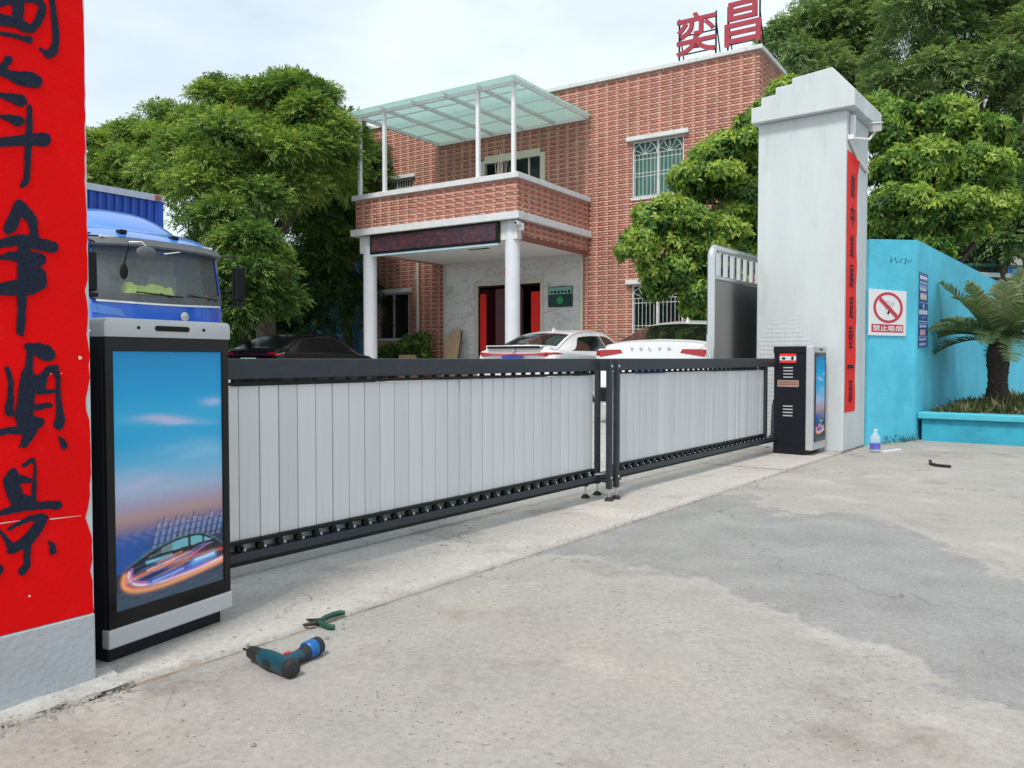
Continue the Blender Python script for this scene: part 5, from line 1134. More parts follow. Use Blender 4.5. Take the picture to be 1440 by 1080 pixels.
# sun visor
mb = MB(); n = 24; vs = []
for i in range(n + 1):
    x = -HW + 2 * HW * i / n; y = front_y(x, 2.8); dz = -.03 * (abs(x) / HW) ** 2
    vs += [(x, y - .15, 2.79 + dz), (x, y - .165, 2.82 + dz), (x, y - .08, 2.925 + dz), (x, y + .15, 2.96 + dz), (x, y + .0, 2.80 + dz)]
fs = []
for i in range(n):
    for j in range(5): a = 5 * i + j; b = 5 * i + (j + 1) % 5; fs.append((a, b, b + 5, a + 5))
MB().add(vs, fs).build('sun_visor', M['truckgrey'], cab, smooth=35)
for xx in (-.84, .80): MB().box(xx - .17, .0, 2.895, xx + .15, .05, 2.93).build('visor_sticker', M['white'], cab, rot=(0, 0, 0), loc=(0, front_y(xx, 2.9) - .075, .006))
# roof deflector: two bulging tiers
def deflector(x0, x1, y0, y1, z0, z1, p, name):
    n, m = 24, 12; vs = []
    for j in range(m + 1):
        t = j / m
        for i in range(n + 1):
            s = i / n * 2 - 1; x = (x0 + x1) / 2 + (x1 - x0) / 2 * s; e = (1 - abs(s) ** p)
            vs.append((x, y0 + (y1 - y0) * t + .25 * abs(s) ** 3 * (1 - t), z0 + (z1 - z0) * math.sin(t * math.pi / 2) ** .8 * e ** .5))
    return MB().add(vs, [(j * (n + 1) + i, j * (n + 1) + i + 1, (j + 1) * (n + 1) + i + 1, (j + 1) * (n + 1) + i) for j in range(m) for i in range(n)]).build(name, M['deflector'], cab, smooth=60)
deflector(-1.13, 1.13, .10, 1.4, 2.93, 3.24, 6, 'roof_fairing'); deflector(-1.0, .92, .60, 1.9, 3.02, 3.62, 3, 'roof_deflector')
for xx in (-.62, .28): MB().box(xx - .06, .22, 3.0, xx + .06, .36, 3.06).build('roof_bracket', M['black'], cab, bevel=.01)
mb = MB(); mb.tube([(.95, .45, 3.05), (1.12, .5, 3.5)], [.006, .002], 6); mb.build('aerial', M['slot'], cab)
# mirrors
def ellipsoid(c, a, b, d, n=14, m=8): 
    mb = MB(); mb.lathe([(max(.001, math.sin(math.pi * k / m)), -math.cos(math.pi * k / m)) for k in range(m + 1)], n, c, Matrix.Diagonal((a, b, d))); return mb
ellipsoid((-.55, -.32, 2.66), .17, .05, .10).build('front_mirror', M['truckgrey'], cab, smooth=60); mb = MB(); mb.tube([(-.72, -.12, 2.82), (-.6, -.28, 2.82), (-.55, -.32, 2.74)], .014, 8); mb.build('front_mirror_arm', M['steel'], cab, smooth=60)
ellipsoid((-.78, -.06, 2.36), .07, .03, .13).build('small_mirror', M['black'], cab, smooth=60)
mb = MB(); mb.tube([(-.78, -.06, 2.45), (-.74, -.14, 2.78)], .012, 6); mb.build('small_mirror_arm', M['black'], cab)
for sg_ in (1, -1):
    mm = MB().box(sg_ * (HW + .17) - .10, -.12, 2.02, sg_ * (HW + .17) + .10, .02, 2.62).build('wing_mirror', M['black'], cab, bevel=.03); mb = MB(); mb.tube([(sg_ * (HW - .02), .15, 2.80), (sg_ * (HW + .12), -.02, 2.80), (sg_ * (HW + .17), -.05, 2.62)], .016, 8); mb.build('mirror_arm', M['black'], mm, smooth=40); mb = MB(); mb.tube([(sg_ * (HW + .17), -.05, 2.05), (sg_ * (HW + .12), .0, 1.92), (sg_ * (HW - .02), .2, 1.92)], .016, 8); mb.build('mirror_arm', M['black'], mm, smooth=40)
    MB().box(sg_ * (HW + .17) - .10, -.14, 1.93, sg_ * (HW + .17) + .10, .0, 2.0).build('wide_angle_mirror', M['black'], mm, bevel=.02)
# wipers
for x0, x1 in ((-.55, .25), (.35, 1.0)): mb = MB(); mb.tube([(x0, front_y(x0, 2.04) - .03, 2.06), (x1, front_y(x1, 2.0) - .03, 2.02)], .012, 6); mb.tube([(x1 - .2, front_y(x1 - .2, 2.02) - .03, 2.0), ((x0 + x1) / 2, front_y(.3, 2.05) - .03, 2.06)], .009, 6); mb.build('wiper', M['slot'], cab)
# dashboard clutter
mb = MB(); random.seed(3)
vs = []; n = 26
for i in range(n + 1):
    for j in range(6): x = -.62 + .92 * i / n; vs.append((x, .20 + front_y(x, 2) + .05 * j, 2.02 + (.20 + .025 * math.sin(i * .5) + .012 * math.sin(i * 1.3 + j)) * math.sin(math.pi * (j + .3) / 5.6) * (1 if 1 < i < n - 1 else .2)))
mb.add(vs, [(i * 6 + j, i * 6 + 6 + j, i * 6 + 7 + j, i * 6 + j + 1) for i in range(n) for j in range(5)])
tag(mb.build('safety_vest', mat('hi_vis_yellow', (.55, .75, .08), .8, var=.2, scale=20), None, smooth=50), 'yellow-green safety vest crumpled on the blue truck dashboard', 'vest'); vest = bpy.data.objects['safety_vest']
vest.location = G(2.22, -9.7); vest.rotation_euler = (0, 0, GROT + R(2))
mb = MB(); mb.box(.55, .36, 1.965, .78, .55, 1.985); mb.box(.82, .40, 1.965, 1.0, .55, 1.99); mb.build('papers', M['white'], cab)
ellipsoid((.98, .42, 2.05), .05, .05, .07).build('dashboard_ornament', mat('orange_ornament', (.6, .22, .05), .4), cab, smooth=60)
mb = MB()
for k in range(16): 
    p = Vector((.88 + random.gauss(0, .07), .42 + random.gauss(0, .04), 2.25 + random.gauss(0, .15))); d_ = Vector((random.gauss(0, 1), random.gauss(0, 1), random.gauss(0, 1))).normalized() * .07; e = d_.orthogonal().normalized() * .02; mb.add([p, p + d_ / 2 + e, p + d_, p + d_ / 2 - e], [(0, 1, 2, 3)])
mb.build('hanging_ornament', M['green_paint'], cab)
# lower front, emblem, lamps
mb = MB(); cab_patch(mb, -.9, .9, 1.0, 1.5, .02, 16, 4); mb.build('grille', M['black'], cab, recalc=False)
MB().lathe([(.05, 0), (.075, .01), (.075, .02), (.05, .03)], 24, (0, 0, 0), Matrix.Rotation(R(90), 3, 'X')).build('emblem', M['steel'], cab, smooth=40, loc=(0.28, -.005, 1.70))
MB().add([(-HW, front_y(HW, 1.8) - .02, 1.72), (-.72, front_y(.72, 1.7) - .03, 1.66), (-.78, front_y(.78, 1.8) - .02, 1.78), (-HW, front_y(HW, 1.9) - .02, 1.86)], [(0, 1, 2, 3)]).build('corner_reflector', M['deflector'], cab)
MB().box(-HW, -.06, .38, HW, .5, .78).build('bumper', M['white'], tr, bevel=.05)
for sg_ in (1, -1): MB().box(sg_ * .85 - .2, -.075, .52, sg_ * .85 + .2, -.05, .70).build('headlight', M['steel'], tr, bevel=.01)
MB().box(-.45, .3, .55, .45, 9.0, .8).build('chassis', M['black'], tr)
for y in (1.1, 6.4, 7.6):
    for sg_ in (1, -1):
        w_ = MB().lathe([(.28, -.13), (.48, -.14), (.5, -.1), (.5, .1), (.48, .14), (.28, .13)], 24, (0, 0, 0), Matrix.Rotation(R(90), 3, 'Y')).build('wheel', M['rubber'], tr, smooth=40, loc=(sg_ * (HW - .17), y, .5)); MB().lathe([(.05, -.06), (.28, -.1), (.28, .1), (.05, .06)], 20, (0, 0, 0), Matrix.Rotation(R(90), 3, 'Y')).build('rim', M['rim'], w_, smooth=40)
cy0, cy1, chz = 2.15, 9.2, 4.12
ct = MB().box(-1.2, cy0 + .04, 1.0, 1.2, cy1, chz - .05).build('container', M['containerblue'], tr)
for k in range(15): x = -1.1 + k * .155; MB().box(x, cy0, 1.05, x + .07, cy0 + .038, chz - .13).build('rib', M['containerblue'], ct, bevel=.01)
MB().box(-1.22, cy0 - .02, chz - .12, 1.22, cy0 + .06, chz).build('top_rail', mat('pale_container_rail', (.42, .46, .52), .5), ct)
for sg_ in (1, -1): MB().box(sg_ * 1.17 - .05, cy0 - .015, 1.0, sg_ * 1.17 + .05, cy0 + .10, chz - .12).build('corner_post', M['containerblue'], ct)
MB().box(1.05, cy0 - .06, chz - .10, 1.16, cy0 - .02, chz - .02).build('marker_lamp', mat('orange_marker', (.35, .08, .03), .4), ct)

# ------------------------------------------------------------------ trees
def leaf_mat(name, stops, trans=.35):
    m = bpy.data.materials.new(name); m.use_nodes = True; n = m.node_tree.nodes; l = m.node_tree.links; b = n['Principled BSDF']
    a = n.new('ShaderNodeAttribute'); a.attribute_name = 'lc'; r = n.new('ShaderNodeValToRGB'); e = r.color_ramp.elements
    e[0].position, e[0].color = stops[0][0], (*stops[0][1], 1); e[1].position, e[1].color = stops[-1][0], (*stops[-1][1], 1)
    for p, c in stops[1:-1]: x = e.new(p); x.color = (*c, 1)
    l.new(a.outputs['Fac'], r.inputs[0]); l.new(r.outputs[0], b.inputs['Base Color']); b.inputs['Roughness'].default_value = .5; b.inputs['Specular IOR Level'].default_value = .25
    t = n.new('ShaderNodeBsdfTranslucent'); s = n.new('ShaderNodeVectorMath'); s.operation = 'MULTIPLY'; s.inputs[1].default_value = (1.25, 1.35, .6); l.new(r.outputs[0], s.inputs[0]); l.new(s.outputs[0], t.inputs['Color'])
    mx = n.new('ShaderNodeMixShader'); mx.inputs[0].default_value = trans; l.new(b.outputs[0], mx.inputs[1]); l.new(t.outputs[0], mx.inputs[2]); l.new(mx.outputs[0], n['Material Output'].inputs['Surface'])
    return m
M['leafA'] = leaf_mat('feathery_foliage', [(0, (.026, .062, .022)), (.25, (.066, .145, .042)), (.5, (.17, .28, .066)), (1, (.42, .50, .12))])  # stops run from shaded to sunlit foliage tones
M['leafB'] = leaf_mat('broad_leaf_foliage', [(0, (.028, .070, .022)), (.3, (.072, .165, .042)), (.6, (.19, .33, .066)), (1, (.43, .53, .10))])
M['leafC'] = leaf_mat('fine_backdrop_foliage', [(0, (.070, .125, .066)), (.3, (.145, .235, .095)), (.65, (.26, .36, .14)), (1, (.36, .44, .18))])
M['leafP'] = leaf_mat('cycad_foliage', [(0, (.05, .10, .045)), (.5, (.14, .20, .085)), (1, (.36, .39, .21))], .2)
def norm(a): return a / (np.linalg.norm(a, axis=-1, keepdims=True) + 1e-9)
def leaves(clumps, nspray, kind, L, W, seed, fill=.35, young_lit=.25):
    """clumps: (cx,cy,cz,rx,ry,rz). Returns verts, quads and the leaf-age attribute, young shoots with painted-in light"""
    r = np.random.default_rng(seed); C0 = np.array(clumps, float); subs = []
    for c in C0:
        m = 9; Dm = norm(r.normal(size=(m, 3)) + np.array([0, -.25, .25])); sc_ = r.uniform(.36, .58, m)
        subs.append(np.concatenate([c[:3] + Dm * c[3:6] * r.uniform(.62, .86, m)[:, None], c[3:6][None] * sc_[:, None] * np.array([1, 1, .82])], 1))
    C = np.concatenate(subs + [C0 * np.array([1, 1, 1, .78, .78, .78])]); nsub = len(C) - len(C0)
    wgt = (C[:, 3] * C[:, 4] + C[:, 3] * C[:, 5]); wgt[nsub:] *= fill * .5; wgt /= wgt.sum()
    ci = r.choice(len(C), nspray, p=wgt); D = norm(r.normal(size=(nspray, 3))); D[:, 2] = np.where((D[:, 2] < -.1) & (r.random(nspray) < .6), -D[:, 2], D[:, 2])
    rad = np.where(r.random(nspray) < .2, r.uniform(.4, .85, nspray), r.uniform(.85, 1.12, nspray))
    p = C[ci, :3] + D * C[ci, 3:6] * rad[:, None]
    axis = norm(D * np.array([1, 1, .7]) + r.normal(0, .45, (nspray, 3)) + np.array([0, 0, .15]))
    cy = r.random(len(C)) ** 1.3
    tone = np.clip(.50 * young_lit * 1.6 * cy[ci] + young_lit * np.clip(rad - .8, 0, .3) / .25 * r.random(nspray) * (.4 + .6 * (D[:, 2] > -.1)) + r.normal(.16, .10, nspray), 0, 1)  # outer, upward leaves lighter: young shoots plus sunlight painted into the colour
    b = norm(np.cross(axis, np.array([0, 0, 1.]) + r.normal(0, .3, (nspray, 3)))); c = np.cross(b, axis)
    bases, dirs, nrm, ag = [], [], [], []
    if kind == 'pinnate':
        k = 9; Ls = L * 2.4
        for j in range(k):
            t = j / (k - 1); side = 1 if j % 2 else -1; base = p + axis * (Ls * t) - np.array([0, 0, 1.]) * (Ls * .35 * t * t)
            d = norm(axis * (.45 + .6 * t) + b * side * (.95 - .65 * t) + np.array([0, 0, -.35]) + r.normal(0, .15, (nspray, 3)))
            bases.append(base); dirs.append(d); nrm.append(norm(c + r.normal(0, .25, (nspray, 3)))); ag.append(tone + r.normal(0, .05, nspray))
    else:
        k = 7
        for j in range(k):
            th = 6.283 * j / k + r.uniform(-.3, .3, nspray); d = norm(b * np.cos(th)[:, None] + c * np.sin(th)[:, None] + axis * r.uniform(.1, .6, nspray)[:, None] + np.array([0, 0, -.45]))
            bases.append(p + r.normal(0, L * .12, (nspray, 3))); dirs.append(d); nrm.append(norm(axis + r.normal(0, .3, (nspray, 3)))); ag.append(tone + r.normal(0, .07, nspray))
    bs, ds, ns_, ag = np.concatenate(bases), np.concatenate(dirs), np.concatenate(nrm), np.clip(np.concatenate(ag), 0, 1); n = len(bs)
    wv = norm(np.cross(ds, ns_)); up = np.cross(wv, ds); ll = (L * r.uniform(.7, 1.25, n))[:, None]; ww = (W * r.uniform(.75, 1.25, n))[:, None]
    V = np.stack([bs, bs + ds * ll * .55 + wv * ww + up * ll * .05, bs + ds * ll - up * ll * .22, bs + ds * ll * .55 - wv * ww + up * ll * .05], 1).reshape(-1, 3)
    return V, np.arange(4 * n).reshape(n, 4), np.repeat(ag, 4)
def tree(label, base, clumps, nspray, kind, L, W, mt, seed, trunk_r=.18, group=None, fill=.35, young_lit=.25, name='tree', trunk_top=None):
    t = thing(name, label, 'tree' if name != 'shrub' else 'shrub', (base[0], base[1], 0), 0, group); random.seed(seed)
    V, Q, a = leaves([(c[0] - base[0], c[1] - base[1], *c[2:]) for c in clumps], nspray, kind, L, W, seed, fill, young_lit)
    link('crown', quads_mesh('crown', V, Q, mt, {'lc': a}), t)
    C = np.array(clumps); zf = trunk_top or max(.6, C[:, 2].min() - .2); cx, cyy = C[:, 0].mean() - base[0], C[:, 1].mean() - base[1]
    mb = MB(); fork = Vector((cx * .25, cyy * .25, zf * .8)); mb.tube([(0, 0, -.05), (random.uniform(-.1, .1), random.uniform(-.1, .1), zf * .4), fork], [trunk_r * 1.25, trunk_r, trunk_r * .85], 12)
    for c in clumps:
        e = Vector((c[0] - base[0], c[1] - base[1], c[2])); m_ = fork.lerp(e, .5) + Vector((random.gauss(0, .15), random.gauss(0, .15), .1)); mb.tube([fork, m_, e], [trunk_r * .55, trunk_r * .32, trunk_r * .1], 7)
    mb.build('trunk', M['bark'], t, smooth=60)
    return t
def at(px_, py_, depth):      # a point at a given distance ahead
    d = ray(px_, py_); return Vector((0, 0, EYE)) + d * (depth / d.y)
def cl(px_, py_, depth, rpx, rz=None, ry=None):
    p = at(px_, py_, depth); r_ = rpx * depth / F; return (p.x, p.y, p.z, r_, ry or r_, (rz * depth / F) if rz else r_)
grpL = 'trees along the yard behind the truck'
d0 = 24.0
tree('big round-topped feathery tree rising highest behind the blue truck', at(375, 504, d0).xy, [cl(330, 176, d0 + 1, 62, 52), cl(400, 158, d0 + 1.5, 62, 46), cl(450, 195, d0 + .6, 55, 52), cl(345, 215, d0 - .8, 70, 52), cl(285, 205, d0 - .2, 45, 45), cl(420, 240, d0, 70, 55), cl(300, 265, d0 - 1.4, 66, 55), cl(360, 290, d0 - 1.2, 62, 55), cl(250, 240, d0 - .9, 46, 44), cl(312, 146, d0 + 1.4, 36, 26), cl(420, 136, d0 + 1.6, 40, 26), cl(480, 215, d0 + 1.5, 34, 45)], 27000, 'pinnate', .115, .018, M['leafA'], 11, .28, grpL, young_lit=.55)
tree('lower feathery tree between the truck container and the tall tree', at(190, 504, 26).xy, [cl(165, 220, 26.5, 52, 46), cl(220, 190, 27, 44, 38), cl(150, 260, 25.6, 46, 40), cl(205, 250, 25.5, 52, 42), cl(240, 215, 26, 40, 40), cl(120, 235, 26, 44, 50)], 12000, 'pinnate', .118, .018, M['leafA'], 12, .22, grpL, young_lit=.5)
tree('dark feathery tree reaching over the porch balcony corner', at(490, 504, 30).xy, [cl(500, 250, 29.4, 44, 44), cl(462, 270, 28.7, 50, 44), cl(520, 225, 29.7, 30, 30), cl(470, 320, 28.2, 52, 44), cl(505, 300, 29.2, 36, 40), cl(440, 330, 27.7, 45, 40), cl(430, 285, 28.0, 44, 40), cl(475, 370, 28.2, 40, 30)], 8500, 'pinnate', .145, .023, M['leafA'], 13, .2, grpL, young_lit=.3)
tree('low leafy tree beside the truck wing mirror', at(345, 504, 20).xy, [cl(350, 355, 20, 44, 30), cl(345, 400, 19.6, 42, 36), cl(385, 420, 20.4, 34, 34), cl(330, 440, 19.6, 30, 30), cl(375, 375, 20.5, 36, 28), cl(300, 320, 20.5, 40, 34)], 7000, 'pinnate', .12, .019, M['leafA'], 14, .12, grpL, young_lit=.35)
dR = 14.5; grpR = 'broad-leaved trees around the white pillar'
tree('broad-leaved tree with yellow-green shoots in front of the brick facade', at(985, 504, dR).xy, [cl(1030, 215, dR, 38, 34), cl(1065, 190, dR + .3, 30, 26), cl(1000, 250, dR, 44, 36), cl(1050, 265, dR + .2, 46, 38), cl(955, 315, dR - .4, 44, 36), cl(912, 350, dR - .5, 36, 32), cl(920, 310, dR - .4, 24, 20), cl(970, 370, dR - .3, 46, 38), cl(1015, 330, dR + .2, 44, 44), cl(1030, 385, dR + .2, 40, 40), cl(930, 395, dR - .3, 34, 26), cl(985, 415, dR - .2, 34, 30), cl(1060, 330, dR + .6, 40, 50), cl(1105, 125, dR + 1.2, 20, 14), cl(1100, 180, dR + 1.2, 44, 50), cl(1130, 300, dR + 1, 50, 80)], 13500, 'whorl', .122, .024, M['leafB'], 21, .11, grpR, young_lit=.66, fill=.45)
tree('broad-leaved tree rising just behind the turquoise wall', at(1320, 504, 14.8).xy, [cl(1265, 190, 14.5, 38, 34), cl(1330, 175, 14.3, 38, 34), cl(1385, 195, 14.4, 34, 30), cl(1255, 250, 14.3, 40, 36), cl(1310, 240, 14, 46, 40), cl(1370, 250, 14.2, 44, 40), cl(1280, 300, 14, 46, 36), cl(1340, 305, 13.9, 44, 36), cl(1390, 290, 14.3, 34, 34), cl(1240, 320, 14.4, 34, 34), cl(1300, 345, 14.2, 44, 30), cl(1235, 170, 15, 30, 30)], 12500, 'whorl', .118, .023, M['leafB'], 22, .12, grpR, young_lit=.58, fill=.45)
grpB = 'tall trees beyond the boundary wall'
tree('tall fine-leaved tree above the brick roof corner', at(1150, 504, 30).xy, [cl(1120, 70, 30, 40, 44), cl(1165, 30, 30.5, 56, 42), cl(1210, 70, 30, 50, 46), cl(1150, 105, 29.5, 40, 28), cl(1230, 20, 31, 56, 40), cl(1185, -20, 31, 60, 36), cl(1230, 130, 29.6, 46, 38), cl(1100, 108, 31, 16, 14)], 13000, 'pinnate', .135, .022, M['leafC'], 31, .3, grpB, young_lit=.4)
tree('tall dense fine-leaved tree filling the sky above the turquoise wall', at(1340, 504, 26).xy, [cl(1290, 50, 26, 66, 56), cl(1360, 30, 26.5, 70, 56), cl(1430, 60, 26, 66, 60), cl(1310, 120, 25.6, 56, 44), cl(1380, 115, 25.5, 56, 46), cl(1440, 140, 25.6, 46, 46), cl(1260, 120, 26, 46, 44), cl(1330, -30, 27, 80, 46), cl(1430, -20, 27, 80, 56), cl(1490, 110, 26, 60, 80), cl(1285, 165, 26.5, 50, 34), cl(1425, 190, 26.2, 34, 36)], 20000, 'pinnate', .125, .021, M['leafC'], 32, .32, grpB, young_lit=.45)
tree('dark shaded tree standing behind the blue metal shed', at(1400, 504, 19).xy, [cl(1420, 290, 19, 36, 40), cl(1445, 240, 19.4, 40, 44), cl(1410, 340, 18.8, 34, 28), cl(1460, 310, 18.6, 40, 44), cl(1360, 330, 19.5, 40, 40), cl(1300, 320, 20, 60, 60)], 4200, 'pinnate', .15, .026, M['leafC'], 33, .2, grpB, young_lit=.1)
# far backdrop: plain building parts glimpsed through leaves, and a boundary wall closing the yard
M['farwall'] = mat('far_pale_wall', (.46, .44, .40), .9, var=.08)
fb = thing('far_building', 'pale plain building glimpsed through the tall trees above the wall', 'building', at(1420, 504, 34), R(-25)); fb.location.z = 0
MB().box(-2.4, 0, 0, 7, 6, 8.2).build('wall', M['farwall'], fb)
for i in range(3):
    for j in range(2): wn_ = MB().box(-1.5 + i * 2.6, -.06, 1.6 + j * 3.2, -.1 + i * 2.6, -.01, 3.2 + j * 3.2).build('window', M['darkglass'], fb)
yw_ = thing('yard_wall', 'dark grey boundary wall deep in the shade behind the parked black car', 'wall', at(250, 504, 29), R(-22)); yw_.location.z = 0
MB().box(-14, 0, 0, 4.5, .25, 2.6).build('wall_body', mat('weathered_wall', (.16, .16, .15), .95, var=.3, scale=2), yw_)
sh2 = thing('metal_shed', 'bright blue sheet-metal shed glimpsed between the left trees', 'shed', at(415, 504, 31), R(-20)); sh2.location.z = 0
mb = MB(); n = 60; vs = []
for i in range(n + 1): x = -3 + i * .1; y = .03 * (1 if i % 4 < 2 else -1); vs += [(x, y, 0), (x, y, 5.2)]
MB().add(vs, [(2 * i, 2 * i + 2, 2 * i + 3, 2 * i + 1) for i in range(n)]).build('wall_sheet', mat('bright_blue_sheet', (.03, .22, .55), .5), sh2, recalc=False)
MB().box(-3.2, -.3, 5.2, 3.2, 3, 5.3).build('roof', M['shedblue'], sh2)
# shaded hedge under the left trees
tree('dense dark hedge under the trees behind the black car', at(420, 504, 27).xy, [cl(400, 455, 27.5, 50, 40), cl(460, 440, 27.5, 46, 50), cl(350, 470, 27, 50, 34), cl(290, 470, 26, 50, 36), cl(440, 400, 28, 40, 36), cl(495, 420, 29, 30, 40)], 4500, 'pinnate', .15, .026, M['leafA'], 15, .1, None, young_lit=.05, name='shrub')

# porch plants
def pot_plant(label, x, y, z, h, w_, seed, n_=420, kind='whorl', pot=True):
    b = Bw(x, y, 0); t = thing('potted_plant', label, 'plant', (b.x, b.y, z), 0, 'green plants by the porch'); V, Q, a = leaves([(0, 0, h * .62, w_, w_, h * .32), (w_ * .5, 0, h * .75, w_ * .6, w_ * .6, h * .22), (-w_ * .5, .1, h * .55, w_ * .6, w_ * .6, h * .25)], n_, kind, .13, .026, seed, .5, .3); link('foliage', quads_mesh('foliage', V, Q, M['leafB'], {'lc': a}), t)
    if pot: MB().lathe([(.16, 0), (.22, .3), (.24, .32), (.2, .32), (.18, .26)], 20).build('pot', mat('terracotta', (.32, .14, .08), .8), t, smooth=40)
    mb = MB()
    for k in range(4): mb.tube([(0, 0, .2), (random.gauss(0, .1), random.gauss(0, .1), h * .5), (random.gauss(0, .2), random.gauss(0, .2), h * .8)], [.02, .014, .006], 6)
    mb.build('stem', M['bark'], t)
pot_plant('bushy potted shrub beside the marble entrance wall', -6.15, -.9, 0, 1.95, .52, 41, 520)
pot_plant('low dark potted shrub behind the left porch column', -7.4, -.8, 0, 1.55, .5, 42, 420)
pot_plant('thin dry-leaved plant on the balcony by the left canopy post', -5.2, -2.4, 4.89, 1.5, .32, 43, 200)
# bare twiggy plant on balcony near right post
t = thing('bare_plant', 'bare twiggy plant on the balcony between the canopy posts', 'plant', Bw(-1.0, -3.3, 4.89), 0); mb = MB(); random.seed(9)
for k in range(26):
    a = random.uniform(0, 6.28); e = Vector((.32 * math.cos(a) * random.random(), .32 * math.sin(a) * random.random(), random.uniform(1.1, 1.95))); mb.tube([(0, 0, .25), e * .55, e], [.012, .008, .004], 5)
mb.build('twigs', mat('dry_twig', (.42, .36, .30), .9), t); MB().lathe([(.14, 0), (.19, .26), (.2, .28), (.16, .28)], 18).build('pot', mat('plastic_pot', (.25, .12, .08), .7), t, smooth=40)
# plywood offcuts leaning beside the door
pb = Bw(-5.0, -.55, .30); t = thing('plywood_board', 'plywood offcut leaning upright against the marble entrance wall', 'board', pb, BROT, None); MB().box(-.34, -.01, 0, .26, .01, 1.5).build('sheet', M['cardboard'], t, rot=(R(-14), 0, 0)); MB().box(.262, -.012, 0, .275, .012, 1.72).build('edge_strip', M['black'], t, rot=(R(-14), 0, 0))
MB().box(-.1, .02, 0, .22, .035, 1.72).build('second_sheet', M['cardboard'], t, rot=(R(-12), 0, 0))
pb = Bw(-5.9, -1.6, .0); o = MB().box(-.22, -.2, 0, .22, .2, 1.12).build('cardboard_box', mat('cardboard', (.40, .24, .16), .9), None, bevel=.01, loc=pb, rot=(0, 0, BROT)); tag(o, 'brown carton standing beside the potted shrub at the porch', 'box')
# camera on the porch corner
t = thing('security_camera', 'small white security camera at the porch beam corner', 'camera', Bw(.0, PY + .12, 4.5), BROT); MB().box(-.03, -.03, -.09, .12, .06, .1).build('mount', M['white'], t, bevel=.01); MB().box(.0, -.26, .03, .1, -.03, .13).build('housing', M['white'], t, bevel=.015); MB().box(.015, -.265, .045, .085, -.255, .115).build('lens', M['slot'], t)

# ------------------------------------------------------------------ cycad palm and planter weeds
pc = G(7.15, 1.55); pal = thing('sago_palm', 'stout sago palm with arching feathery fronds in the turquoise planter', 'palm', (pc.x, pc.y, .26), 0); random.seed(5)
mb = MB(); n, m = 20, 26; vs = []
for j in range(m + 1):
    z = .98 * j / m; r_ = .120 + .012 * math.sin(j * .4) - .02 * (j / m)
    for i in range(n): a = 6.283 * i / n; rr = r_ + (.022 if (i + j) % 2 else -.004) * random.uniform(.5, 1.2); vs.append((rr * math.cos(a), rr * math.sin(a), z))
mb.add(vs, [(j * n + i, j * n + (i + 1) % n, (j + 1) * n + (i + 1) % n, (j + 1) * n + i) for j in range(m) for i in range(n)] + [tuple(range(m * n, m * n + n))]).build('trunk', mat('cycad_trunk', (.055, .042, .034), .95, var=.4, scale=30, bump=.8), pal)
def frond_mesh(L, arch, seed, pale):
    r = np.random.default_rng(seed); k = 46; V, Q, A = [], [], []
    def spine(t): return np.array([L * (t - .12 * t * t * arch), 0, L * (.30 * t - .42 * arch * t * t)])
    for i in range(k):
        t = .10 + .88 * i / (k - 1); p = spine(t); tg = norm(spine(min(1, t + .02)) - spine(t - .02)); ll = .19 * (math.sin(math.pi * (t * .86 + .10)) ** .6) + .02
        for sgn in (-1, 1):
            d = norm(np.array([.38, sgn * .85, .34]) @ np.array([tg, [0, 1, 0], np.cross(tg, [0, 1, 0])]) + r.normal(0, .06, 3)); q = p + d * ll; wv = np.cross(d, np.cross(tg, [0, 1, 0]) + .01) ; wv = wv / (np.linalg.norm(wv) + 1e-6) * .0075; b = len(V)
            V += [p - wv, p + wv, p + d * ll * .6 + wv * .9, q - np.array([0, 0, .015]), p + d * ll * .6 - wv * .9]; Q.append((b, b + 1, b + 2, b + 3, b + 4)); A += [np.clip(pale + r.normal(0, .1), 0, 1)] * 5
    for i in range(14):
        t0, t1 = i / 14, (i + 1) / 14; a, c = spine(t0), spine(t1); b = len(V); V += [a + [0, -.008, 0], a + [0, .008, 0], c + [0, .007 * (1 - t1), 0], c + [0, -.007 * (1 - t1), 0], (a + c) / 2 + [0, 0, -.006]]; Q.append((b, b + 1, b + 2, b + 3)); A += [pale] * 5
    me = bpy.data.meshes.new('frond'); me.from_pydata([tuple(v) for v in V], [], Q); me.update(); at_ = me.attributes.new('lc', 'FLOAT', 'POINT'); at_.data.foreach_set('value', np.array(A, dtype=np.float32)); me.materials.append(M['leafP']); return me
fm = [frond_mesh(.95, .55, 1, .35), frond_mesh(.88, .9, 2, .55), frond_mesh(.8, .35, 3, .75), frond_mesh(.92, 1.3, 4, .25)]
for k in range(31):
    ring_ = k / 31; az = k * 2.39996; el = 72 - 78 * ring_ ** .9 + random.uniform(-6, 6); me_ = fm[2] if ring_ < .3 else (fm[1] if ring_ < .55 else (fm[0] if k % 2 else fm[3]))
    link('frond', me_, pal, (.05 * math.cos(az), .05 * math.sin(az), .97), (random.uniform(-.3, .3), -R(el - 6), az)).scale = (random.uniform(1.05, 1.3),) * 3
M['weed'] = leaf_mat('scruffy_weeds', [(0, (.05, .075, .03)), (.4, (.10, .12, .05)), (.75, (.20, .19, .09)), (1, (.34, .29, .17))], .25)
